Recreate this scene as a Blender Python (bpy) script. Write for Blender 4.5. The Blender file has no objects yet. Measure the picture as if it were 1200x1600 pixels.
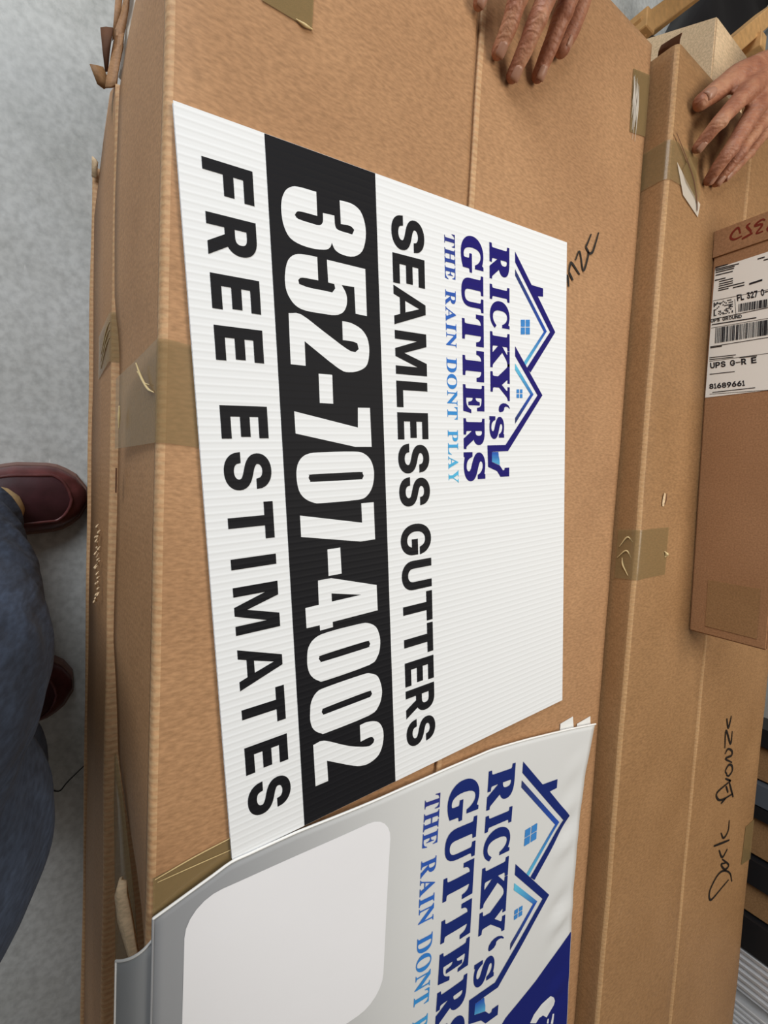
import bpy, bmesh, math, random
from math import sin, cos, pi, sqrt, radians
from mathutils import Vector, Matrix, noise
from mathutils.geometry import delaunay_2d_cdt
random.seed(7)
sc = bpy.context.scene
COL = sc.collection

# ------------------------------------------------------------------ camera
cd = bpy.data.cameras.new('camera'); cam = bpy.data.objects.new('camera', cd); COL.objects.link(cam)
right = Vector((-0.0502909, 0.8400953, 0.5401025))
down = Vector((0.9970945, 0.0112539, 0.0753383))
fwd = Vector((0.0572131, 0.5423221, -0.8382204))
m3 = Matrix((right, -down, -fwd)).transposed()
cam.matrix_world = Matrix.Translation((0.2721942, -0.0479755, 0.8847330)) @ m3.to_4x4()
cd.sensor_fit = 'AUTO'; cd.sensor_width = 36.0
cd.lens = 714.0 / 1600.0 * 36.0
cd.clip_start = 0.01; cd.clip_end = 100
sc.camera = cam

# ------------------------------------------------------------------ world, lights, exposure
w = bpy.data.worlds.new('world'); sc.world = w; w.use_nodes = True
bg = w.node_tree.nodes['Background']
bg.inputs[0].default_value = (1.0, 0.95, 0.88, 1); bg.inputs[1].default_value = 0.12
def area(name, loc, target, sx, sy, power, color):
    l = bpy.data.lights.new(name, 'AREA'); l.shape = 'RECTANGLE'; l.size = sx; l.size_y = sy
    l.energy = power; l.color = color
    o = bpy.data.objects.new(name, l); COL.objects.link(o); o.location = loc
    o.rotation_euler = (Vector(target) - Vector(loc)).to_track_quat('-Z', 'Y').to_euler()
    return o
area('doorway_daylight', (-2.3, -1.35, 2.2), (-0.1, 0.1, 0.3), 2.2, 2.2, 104, (0.93, 0.97, 1.0))
area('ceiling_lamp', (-0.1, 1.2, 2.6), (0.2, 0.35, 0.5), 1.6, 1.0, 36, (1.0, 0.93, 0.82))
sc.view_settings.view_transform = 'Standard'
sc.view_settings.look = 'None'
sc.view_settings.exposure = 0.0
sc.view_settings.gamma = 1.0
sc.view_settings.use_curve_mapping = False

# ------------------------------------------------------------------ materials
def lin(r, g, b):
    f = lambda c: (c/255/12.92) if c/255 <= .04045 else ((c/255+.055)/1.055)**2.4
    return (f(r), f(g), f(b), 1)
class NT:
    def __init__(s, name):
        s.m = bpy.data.materials.new(name); s.m.use_nodes = True
        s.t = s.m.node_tree; s.b = s.t.nodes['Principled BSDF']; s.out = s.t.nodes['Material Output']
    def n(s, kind, **kw):
        nd = s.t.nodes.new(kind)
        for k, v in kw.items():
            if k.startswith('i_'):
                key = k[2:]; key = int(key) if key.isdigit() else key.replace('_', ' ')
                nd.inputs[key].default_value = v
            else: setattr(nd, k, v)
        return nd
    def l(s, a, ao, b, bi): s.t.links.new(a.outputs[ao], b.inputs[bi])
    def set(s, **kw):
        for k, v in kw.items(): s.b.inputs[k.replace('_', ' ')].default_value = v
def mapped(N, scale):
    tc = N.n('ShaderNodeTexCoord'); mp = N.n('ShaderNodeMapping')
    mp.inputs['Scale'].default_value = scale
    N.l(tc, 'Object', mp, 'Vector'); return mp
def ramp(N, src, out, stops):
    r = N.n('ShaderNodeValToRGB'); e = r.color_ramp.elements
    e[0].position, e[0].color = stops[0]; e[1].position, e[1].color = stops[-1]
    for p, c in stops[1:-1]:
        x = e.new(p); x.color = c
    N.l(src, out, r, 'Fac'); return r

def cardboard(name, c0, c1, flute=45.0, wave=.22, worn=False, axis='X'):
    N = NT(name)
    big = N.n('ShaderNodeTexNoise', i_Scale=7.0, i_Detail=4.0); N.l(mapped(N, (1, 1, 1)), 0, big, 'Vector')
    fib = N.n('ShaderNodeTexNoise', i_Scale=420.0, i_Detail=3.0); N.l(mapped(N, (1, .35, 1)), 0, fib, 'Vector')
    r = ramp(N, big, 'Fac', [(.3, c0), (.7, c1)])
    r2 = ramp(N, fib, 'Fac', [(.3, (.80, .79, .77, 1)), (.7, (1.14, 1.14, 1.15, 1))])
    mx = N.n('ShaderNodeMix', data_type='RGBA', blend_type='MULTIPLY'); mx.inputs[0].default_value = 1
    N.l(r, 0, mx, 6); N.l(r2, 0, mx, 7)
    wv = N.n('ShaderNodeTexWave', wave_type='BANDS', bands_direction=axis, i_Scale=flute, i_Distortion=3.5, i_Detail=3.0, i_Detail_Scale=.6)
    N.l(mapped(N, (1, 1, 1)), 0, wv, 'Vector')
    last, sock = mx, 2
    if worn:
        mx2 = N.n('ShaderNodeMix', data_type='RGBA', blend_type='MIX'); mx2.inputs[7].default_value = lin(214, 184, 142)
        rr = ramp(N, wv, 'Fac', [(.35, (0, 0, 0, 1)), (.85, (worn, worn, worn, 1))])
        N.l(rr, 0, mx2, 0); N.l(mx, 2, mx2, 6); last = mx2
    N.l(last, sock, N.b, 'Base Color')
    dn = N.n('ShaderNodeTexNoise', i_Scale=90.0, i_Detail=5.0); N.l(mapped(N, (1, .35, 1)), 0, dn, 'Vector')
    ad = N.n('ShaderNodeMath', operation='MULTIPLY_ADD'); ad.inputs[1].default_value = wave
    N.l(wv, 'Fac', ad, 0); N.l(dn, 'Fac', ad, 2)
    bp = N.n('ShaderNodeBump', i_Strength=.15, i_Distance=.0014); N.l(ad, 0, bp, 'Height'); N.l(bp, 0, N.b, 'Normal')
    N.set(Roughness=.62); N.b.inputs['Specular IOR Level'].default_value = .32
    return N.m
def plain(name, col, rough=.5, metal=0.0, bump=0.0, bscale=80.0, var=0.0, spec=.4):
    N = NT(name); N.set(Base_Color=col, Roughness=rough, Metallic=metal); N.b.inputs['Specular IOR Level'].default_value = spec
    if bump or var:
        nz = N.n('ShaderNodeTexNoise', i_Scale=bscale, i_Detail=5.0); N.l(mapped(N, (1, 1, 1)), 0, nz, 'Vector')
        if var:
            lo = tuple(c*(1-var) for c in col[:3]) + (1,); hi = tuple(min(1, c*(1+var)) for c in col[:3]) + (1,)
            N.l(ramp(N, nz, 'Fac', [(.3, lo), (.7, hi)]), 0, N.b, 'Base Color')
        if bump:
            bp = N.n('ShaderNodeBump', i_Strength=bump, i_Distance=.002); N.l(nz, 'Fac', bp, 'Height'); N.l(bp, 0, N.b, 'Normal')
    return N.m
M = {}
M['kraft'] = cardboard('kraft_cardboard', lin(167, 126, 89), lin(181, 139, 100))
M['kraft_worn'] = cardboard('rubbed_cardboard_edge', lin(182, 140, 100), lin(198, 156, 115), worn=.30)
M['kraft_worn_soft'] = cardboard('softly_rubbed_cardboard_edge', lin(176, 136, 94), lin(190, 150, 106), worn=.14)
M['kraft_fine'] = cardboard('smooth_kraft_cardboard', lin(150, 112, 73), lin(163, 124, 84), flute=45, wave=.12)
M['kraft_red'] = cardboard('reddish_cardboard', lin(160, 116, 80), lin(172, 127, 90), flute=60, wave=.1)
M['kraft_pale'] = cardboard('pale_cardboard', lin(214, 186, 148), lin(226, 200, 165), wave=.1)
M['kraft_lower'] = cardboard('lower_carton_cardboard', lin(166, 124, 86), lin(180, 138, 99), wave=.3)
M['dark_kraft'] = plain('brown_cardboard_inside', lin(96, 62, 40), .8, var=.2)

def tape_mat(name, col, alpha, rough):
    N = NT(name); N.set(Base_Color=col, Roughness=rough, Alpha=alpha); N.b.inputs['Specular IOR Level'].default_value = .5
    nz = N.n('ShaderNodeTexNoise', i_Scale=38.0, i_Detail=3.0); N.l(mapped(N, (1, .3, 1)), 0, nz, 'Vector')
    bp = N.n('ShaderNodeBump', i_Strength=.25, i_Distance=.002); N.l(nz, 'Fac', bp, 'Height'); N.l(bp, 0, N.b, 'Normal')
    return N.m
M['tape'] = tape_mat('clear_packing_tape', lin(150, 128, 88), .50, .2)
M['tape_white'] = tape_mat('creased_clear_tape', lin(225, 215, 200), .75, .25)
M['fold'] = plain('tape_crease', lin(214, 190, 140), .3)

def printed(name, pitch, bump, rough, weave=False):
    N = NT(name)
    at = N.n('ShaderNodeAttribute', attribute_name='ink'); N.l(at, 'Color', N.b, 'Base Color')
    if weave:
        nz = N.n('ShaderNodeTexNoise', i_Scale=26.0, i_Detail=3.0); N.l(mapped(N, (1, 1, 1)), 0, nz, 'Vector')
        wv = N.n('ShaderNodeTexWave', bands_direction='DIAGONAL', i_Scale=170.0); N.l(mapped(N, (1, 1, 1)), 0, wv, 'Vector')
        ad = N.n('ShaderNodeMath', operation='MULTIPLY_ADD'); ad.inputs[1].default_value = .05; N.l(wv, 'Fac', ad, 0); N.l(nz, 'Fac', ad, 2)
    else:
        wv = N.n('ShaderNodeTexWave', bands_direction='X', wave_profile='SIN', i_Scale=.31416/pitch, i_Distortion=.0); N.l(mapped(N, (1, 1, 1)), 0, wv, 'Vector')
        pw = N.n('ShaderNodeMath', operation='POWER'); pw.inputs[1].default_value = 3.0; N.l(wv, 'Fac', pw, 0)
        nz = N.n('ShaderNodeTexNoise', i_Scale=30.0); N.l(mapped(N, (1, .2, 1)), 0, nz, 'Vector')
        ad = N.n('ShaderNodeMath', operation='MULTIPLY_ADD'); ad.inputs[1].default_value = .5; N.l(nz, 'Fac', ad, 0); N.l(pw, 0, ad, 2)
    bp = N.n('ShaderNodeBump', i_Strength=bump, i_Distance=.0012); N.l(ad, 0, bp, 'Height'); N.l(bp, 0, N.b, 'Normal')
    N.set(Roughness=rough); N.b.inputs['Specular IOR Level'].default_value = .16
    return N.m
M['sign'] = printed('printed_fluted_plastic', .0064, .14, .6)
M['cloth'] = printed('printed_banner_cloth', 0, .22, .7, True)
M['paper'] = printed('printed_paper', .05, .05, .5)
M['marker'] = plain('black_marker_ink', lin(28, 24, 22), .5)
M['redmark'] = plain('red_marker_ink', lin(120, 32, 14), .5)

def skin_mat():
    N = NT('skin')
    a = N.n('ShaderNodeTexNoise', i_Scale=38.0, i_Detail=5.0); N.l(mapped(N, (1, 1, 1)), 0, a, 'Vector')
    N.l(ramp(N, a, 'Fac', [(.28, lin(142, 88, 66)), (.5, lin(172, 117, 90)), (.75, lin(196, 146, 114))]), 0, N.b, 'Base Color')
    v = N.n('ShaderNodeTexVoronoi', i_Scale=420.0); N.l(mapped(N, (1, .5, 1)), 0, v, 'Vector')
    wv = N.n('ShaderNodeTexWave', bands_direction='X', i_Scale=55.0, i_Distortion=7.0, i_Detail=3.0, i_Detail_Scale=2.0); N.l(mapped(N, (1, 1, 1)), 0, wv, 'Vector')
    ad = N.n('ShaderNodeMath', operation='MULTIPLY_ADD'); ad.inputs[1].default_value = .5; N.l(v, 'Distance', ad, 0); N.l(wv, 'Fac', ad, 2)
    bp = N.n('ShaderNodeBump', i_Strength=.30, i_Distance=.0013); N.l(ad, 0, bp, 'Height'); N.l(bp, 0, N.b, 'Normal')
    N.set(Roughness=.5); N.b.inputs['Specular IOR Level'].default_value = .35
    N.b.inputs['Subsurface Weight'].default_value = .08; N.b.inputs['Subsurface Radius'].default_value = (.006, .002, .001)
    return N.m
M['skin'] = skin_mat()
M['nail'] = plain('fingernail', lin(176, 132, 110), .35)
def denim():
    N = NT('blue_denim')
    a = N.n('ShaderNodeTexNoise', i_Scale=9.0, i_Detail=4.0); N.l(mapped(N, (1, 1, 1)), 0, a, 'Vector')
    f = N.n('ShaderNodeTexNoise', i_Scale=300.0, i_Detail=3.0); N.l(mapped(N, (1, 1, .2)), 0, f, 'Vector')
    r = ramp(N, a, 'Fac', [(.3, lin(38, 48, 66)), (.7, lin(58, 70, 92))])
    r2 = ramp(N, f, 'Fac', [(.35, (.75, .75, .75, 1)), (.72, (1.35, 1.35, 1.3, 1))])
    mx = N.n('ShaderNodeMix', data_type='RGBA', blend_type='MULTIPLY'); mx.inputs[0].default_value = 1
    N.l(r, 0, mx, 6); N.l(r2, 0, mx, 7); N.l(mx, 2, N.b, 'Base Color')
    b1 = N.n('ShaderNodeTexNoise', i_Scale=14.0, i_Detail=2.0, i_Distortion=1.0); N.l(mapped(N, (1, 1, .45)), 0, b1, 'Vector')
    bp = N.n('ShaderNodeBump', i_Strength=.8, i_Distance=.02); N.l(b1, 'Fac', bp, 'Height'); N.l(bp, 0, N.b, 'Normal')
    N.set(Roughness=.9); return N.m
M['denim'] = denim()
M['shirt'] = plain('grey_shirt', lin(90, 92, 98), .9)
M['leather'] = plain('burgundy_leather', lin(92, 50, 50), .33, bump=.25, bscale=60, var=.3)
M['leather_dark'] = plain('dark_burgundy_leather', lin(62, 34, 40), .35, bump=.2, bscale=50, var=.25)
M['sole'] = plain('shoe_welt', lin(120, 92, 84), .6)
M['sock'] = plain('tan_sock', lin(176, 150, 108), .9, bump=.4, bscale=200)
M['wood'] = plain('raw_pine', lin(206, 160, 104), .65, bump=.3, bscale=60, var=.15)
M['black'] = plain('black_plastic', lin(22, 20, 22), .5, bump=.3, bscale=8)
M['grey_film'] = plain('grey_plastic_film', lin(128, 130, 128), .4, bump=.5, bscale=15, var=.2)
M['steel_black'] = plain('black_painted_steel', lin(30, 30, 32), .4)
M['steel_grey'] = plain('blue_grey_painted_steel', lin(84, 90, 98), .4)
M['aluminium'] = plain('mill_aluminium', (.86, .86, .87, 1), .35, metal=.55, var=.08, bscale=30)
def concrete():
    N = NT('polished_concrete')
    a = N.n('ShaderNodeTexNoise', i_Scale=3.2, i_Detail=8.0, i_Roughness=.65); N.l(mapped(N, (1, 1, 1)), 0, a, 'Vector')
    b = N.n('ShaderNodeTexNoise', i_Scale=90.0, i_Detail=4.0); N.l(mapped(N, (1, 1, 1)), 0, b, 'Vector')
    r = ramp(N, a, 'Fac', [(.3, lin(160, 162, 158)), (.5, lin(188, 190, 188)), (.7, lin(205, 208, 208))])
    r2 = ramp(N, b, 'Fac', [(.32, (.82, .82, .82, 1)), (.62, (1.06, 1.06, 1.06, 1))])
    mx = N.n('ShaderNodeMix', data_type='RGBA', blend_type='MULTIPLY'); mx.inputs[0].default_value = 1
    N.l(r, 0, mx, 6); N.l(r2, 0, mx, 7)
    # scratches: thin stretched flecks
    s = N.n('ShaderNodeTexVoronoi', i_Scale=26.0, feature='F1'); mp = mapped(N, (.35, 1.6, 1)); mp.inputs['Rotation'].default_value = (0, 0, .6); N.l(mp, 0, s, 'Vector')
    rs = ramp(N, s, 'Distance', [(.0, (.9, .9, .9, 1)), (.045, (0, 0, 0, 1))])
    mx2 = N.n('ShaderNodeMix', data_type='RGBA', blend_type='MIX'); mx2.inputs[7].default_value = lin(225, 225, 222)
    N.l(rs, 0, mx2, 0); N.l(mx, 2, mx2, 6); N.l(mx2, 2, N.b, 'Base Color')
    rr = ramp(N, a, 'Fac', [(.3, (.22, .22, .22, 1)), (.7, (.42, .42, .42, 1))]); N.l(rr, 0, N.b, 'Roughness')
    bp = N.n('ShaderNodeBump', i_Strength=.08, i_Distance=.002); N.l(b, 'Fac', bp, 'Height'); N.l(bp, 0, N.b, 'Normal')
    return N.m
M['concrete'] = concrete()

# ------------------------------------------------------------------ object helpers
def empty(name, loc, label, cat, group=None, rz=0.0):
    o = bpy.data.objects.new(name, None); COL.objects.link(o)
    o.location = loc; o.rotation_euler = (0, 0, rz); o.empty_display_size = .05
    o['label'] = label; o['category'] = cat
    if group: o['group'] = group
    return o
def tag(o, label, cat, group=None):
    o['label'] = label; o['category'] = cat
    if group: o['group'] = group
    return o
def wmat(p):
    if p is None: return Matrix.Identity(4)
    mm = Matrix.LocRotScale(p.location, p.rotation_euler, None)
    return wmat(p.parent) @ mm if p.parent else mm
def obj(name, bm, mats, parent=None, smooth=False, world=True, label=None):
    """links bm as one mesh object; world=True means bm is given in world coordinates"""
    if parent is not None and world:
        bmesh.ops.transform(bm, matrix=wmat(parent).inverted(), verts=bm.verts)
    me = bpy.data.meshes.new(name); bm.to_mesh(me); bm.free()
    for m in (mats if isinstance(mats, (list, tuple)) else [mats]): me.materials.append(m)
    if smooth: me.polygons.foreach_set('use_smooth', [True]*len(me.polygons))
    o = bpy.data.objects.new(name, me); COL.objects.link(o)
    if parent is not None: o.parent = parent
    if label: o['label'] = label
    return o
def BM(): return bmesh.new()
def hexa(bm, b, t, mi=0):
    """b: four bottom corners in order, t: the four above them"""
    v = [bm.verts.new(p) for p in list(b) + list(t)]
    fs = []
    for q in ((3, 2, 1, 0), (4, 5, 6, 7), (0, 1, 5, 4), (1, 2, 6, 5), (2, 3, 7, 6), (3, 0, 4, 7)):
        f = bm.faces.new([v[i] for i in q]); f.material_index = mi; fs.append(f)
    return fs
def box(bm, x0, x1, y0, y1, z0, z1, mi=0):
    return hexa(bm, [(x0, y0, z0), (x1, y0, z0), (x1, y1, z0), (x0, y1, z0)], [(x0, y0, z1), (x1, y0, z1), (x1, y1, z1), (x0, y1, z1)], mi)
def loft(bm, rings, closed=True, caps=True, mi=None):
    """rings: lists of points, same length; mi: material index per profile segment"""
    R = [[bm.verts.new(p) for p in r] for r in rings]
    n = len(R[0])
    for a, b in zip(R, R[1:]):
        for i in range(n if closed else n-1):
            j = (i+1) % n
            f = bm.faces.new((a[i], a[j], b[j], b[i]))
            if mi: f.material_index = mi[i]
    if caps and closed:
        bm.faces.new(R[0][::-1]); bm.faces.new(R[-1])
    bmesh.ops.recalc_face_normals(bm, faces=bm.faces)
    return R
def nz(x, y, z=0.0): return noise.noise(Vector((x, y, z)))
def spline(pts, k=6):
    P = [Vector(p) for p in pts]
    if len(P) < 3: return [P[0].lerp(P[-1], i/k) for i in range(k+1)]
    out = []
    for i in range(len(P)-1):
        p1, p2 = P[i], P[i+1]; p0 = P[i-1] if i else p1*2-p2; p3 = P[i+2] if i+2 < len(P) else p2*2-p1
        for j in range(k):
            t = j/k
            out.append(.5*((2*p1)+(p2-p0)*t+(2*p0-5*p1+4*p2-p3)*t*t+(3*p1-p0-3*p2+p3)*t**3))
    out.append(P[-1]); return out
def tube(bm, pts, radii, seg=12, k=6, flat=None, mi=0):
    """closed tapering tube with round ends through pts; flat=(axis vector, factor) squashes the section along axis"""
    P = spline(pts, k); Rr = []
    n = len(pts)-1
    for i in range(len(P)):
        t = i/(len(P)-1)*n; a = min(int(t), n-1); f = t-a
        f = f*f*(3-2*f)
        Rr.append(radii[a]*(1-f)+radii[a+1]*f)
    rings = []; up = None
    for i, p in enumerate(P):
        d = (P[min(i+1, len(P)-1)]-P[max(i-1, 0)]).normalized()
        if up is None: up = Vector((0, 0, 1)) if abs(d.z) < .9 else Vector((1, 0, 0))
        x = d.cross(up).normalized(); y = x.cross(d).normalized(); up = y
        def ring(c, r):
            q = []
            for s in range(seg):
                a = 2*pi*s/seg; o = x*cos(a)*r+y*sin(a)*r
                if flat:
                    ax = Vector(flat[0]).normalized(); o = o-ax*(o.dot(ax))*(1-flat[1])
                q.append(c+o)
            return q
        if i == 0:
            for a in (80, 55, 30): rings.append(ring(p-d*Rr[0]*sin(radians(a)), Rr[0]*cos(radians(a))))
        rings.append(ring(p, Rr[i]))
        if i == len(P)-1:
            for a in (30, 55, 80): rings.append(ring(p+d*Rr[-1]*sin(radians(a)), Rr[-1]*cos(radians(a))))
    R = [[bm.verts.new(q) for q in r] for r in rings]
    for a, b in zip(R, R[1:]):
        for i in range(seg):
            f = bm.faces.new((a[i], a[(i+1) % seg], b[(i+1) % seg], b[i])); f.material_index = mi
    bm.faces.new(R[0][::-1]); bm.faces.new(R[-1])
def fused(bm, voxel, smooth=4):
    """one continuous skin over overlapping closed tubes"""
    me = bpy.data.meshes.new('tmp'); bmesh.ops.recalc_face_normals(bm, faces=bm.faces); bm.to_mesh(me); bm.free()
    o = bpy.data.objects.new('tmp', me); COL.objects.link(o)
    r = o.modifiers.new('r', 'REMESH'); r.mode = 'VOXEL'; r.voxel_size = voxel
    s = o.modifiers.new('s', 'SMOOTH'); s.factor = .5; s.iterations = smooth
    dg = bpy.context.evaluated_depsgraph_get(); dg.update()
    ev = o.evaluated_get(dg); out = bmesh.new(); out.from_mesh(ev.to_mesh()); ev.to_mesh_clear()
    bpy.data.objects.remove(o); bpy.data.meshes.remove(me)
    return out
# flat print: polygons -> faces with an ink colour
def ink_layer(bm): return bm.loops.layers.float_color.get('ink') or bm.loops.layers.float_color.new('ink')
def fill(bm, loops, fn, color, mi=0, letters=False):
    """loops: closed outlines of 2D points (holes included); fn maps (x, y) to 3D; color: RGBA or function of (x, y).
    letters=True fills by winding number, so outlines may overlap themselves"""
    lay = ink_layer(bm)
    ex = [abs(c) for lp in loops for p in lp for c in p]; sc_ = 1000.0/max(ex)
    pts, edges = [], []
    for lp in loops:
        k0 = len(pts); n = len(lp)
        pts += [Vector((x*sc_, y*sc_)) for x, y in lp]; edges += [(k0+i, k0+(i+1) % n) for i in range(n)]
    V, _, F = delaunay_2d_cdt(pts, edges, [], 0, 1e-4)[:3]
    def wind(x, y):
        w = c = 0
        for a, b in edges:
            p, q = pts[a], pts[b]
            if (p.y > y) != (q.y > y):
                if p.x+(y-p.y)/(q.y-p.y)*(q.x-p.x) > x: w += 1 if q.y > p.y else -1; c += 1
        return w != 0 if letters else c % 2 == 1
    vs = {}
    for t in F:
        a, b, c = (V[i] for i in t)
        ar = (b-a).cross(c-a)
        if abs(ar) < 1e-7 or not wind((a.x+b.x+c.x)/3, (a.y+b.y+c.y)/3): continue
        t = list(t) if ar > 0 else [t[0], t[2], t[1]]
        for i in t:
            if i not in vs: vs[i] = bm.verts.new(fn(V[i].x/sc_, V[i].y/sc_))
        f = bm.faces.new([vs[i] for i in t]); f.material_index = mi
        for lp, i in zip(f.loops, t):
            lp[lay] = color(V[i].x/sc_, V[i].y/sc_) if callable(color) else color
def glyph(bm, table, ch, x0, x1, y0, y1, fn, color, mi=0):
    fill(bm, [[(x0+(x1-x0)*x/1000, y0+(y1-y0)*y/1000) for x, y in lp] for lp in table[ch]], fn, color, mi, True)
def ribbon(bm, pts, width, fn, mi=0, taper=True):
    """pen stroke: 2D polyline with a width, laid on a surface by fn"""
    P = [p.to_2d() for p in spline([(x, y, 0) for x, y in pts], 5)]
    prev = None
    for i, p in enumerate(P):
        d = P[min(i+1, len(P)-1)]-P[max(i-1, 0)]
        if d.length < 1e-9: continue
        d.normalize(); q = Vector((-d.y, d.x))
        ww = width*.5*(1.0 if not taper else .55+.45*sin(pi*min(1, max(0, (i+1)/(len(P)+1)))))
        a = bm.verts.new(fn(p.x+q.x*ww, p.y+q.y*ww)); b = bm.verts.new(fn(p.x-q.x*ww, p.y-q.y*ww))
        if prev:
            f = bm.faces.new((prev[0], prev[1], b, a)); f.material_index = mi
        prev = (a, b)

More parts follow.
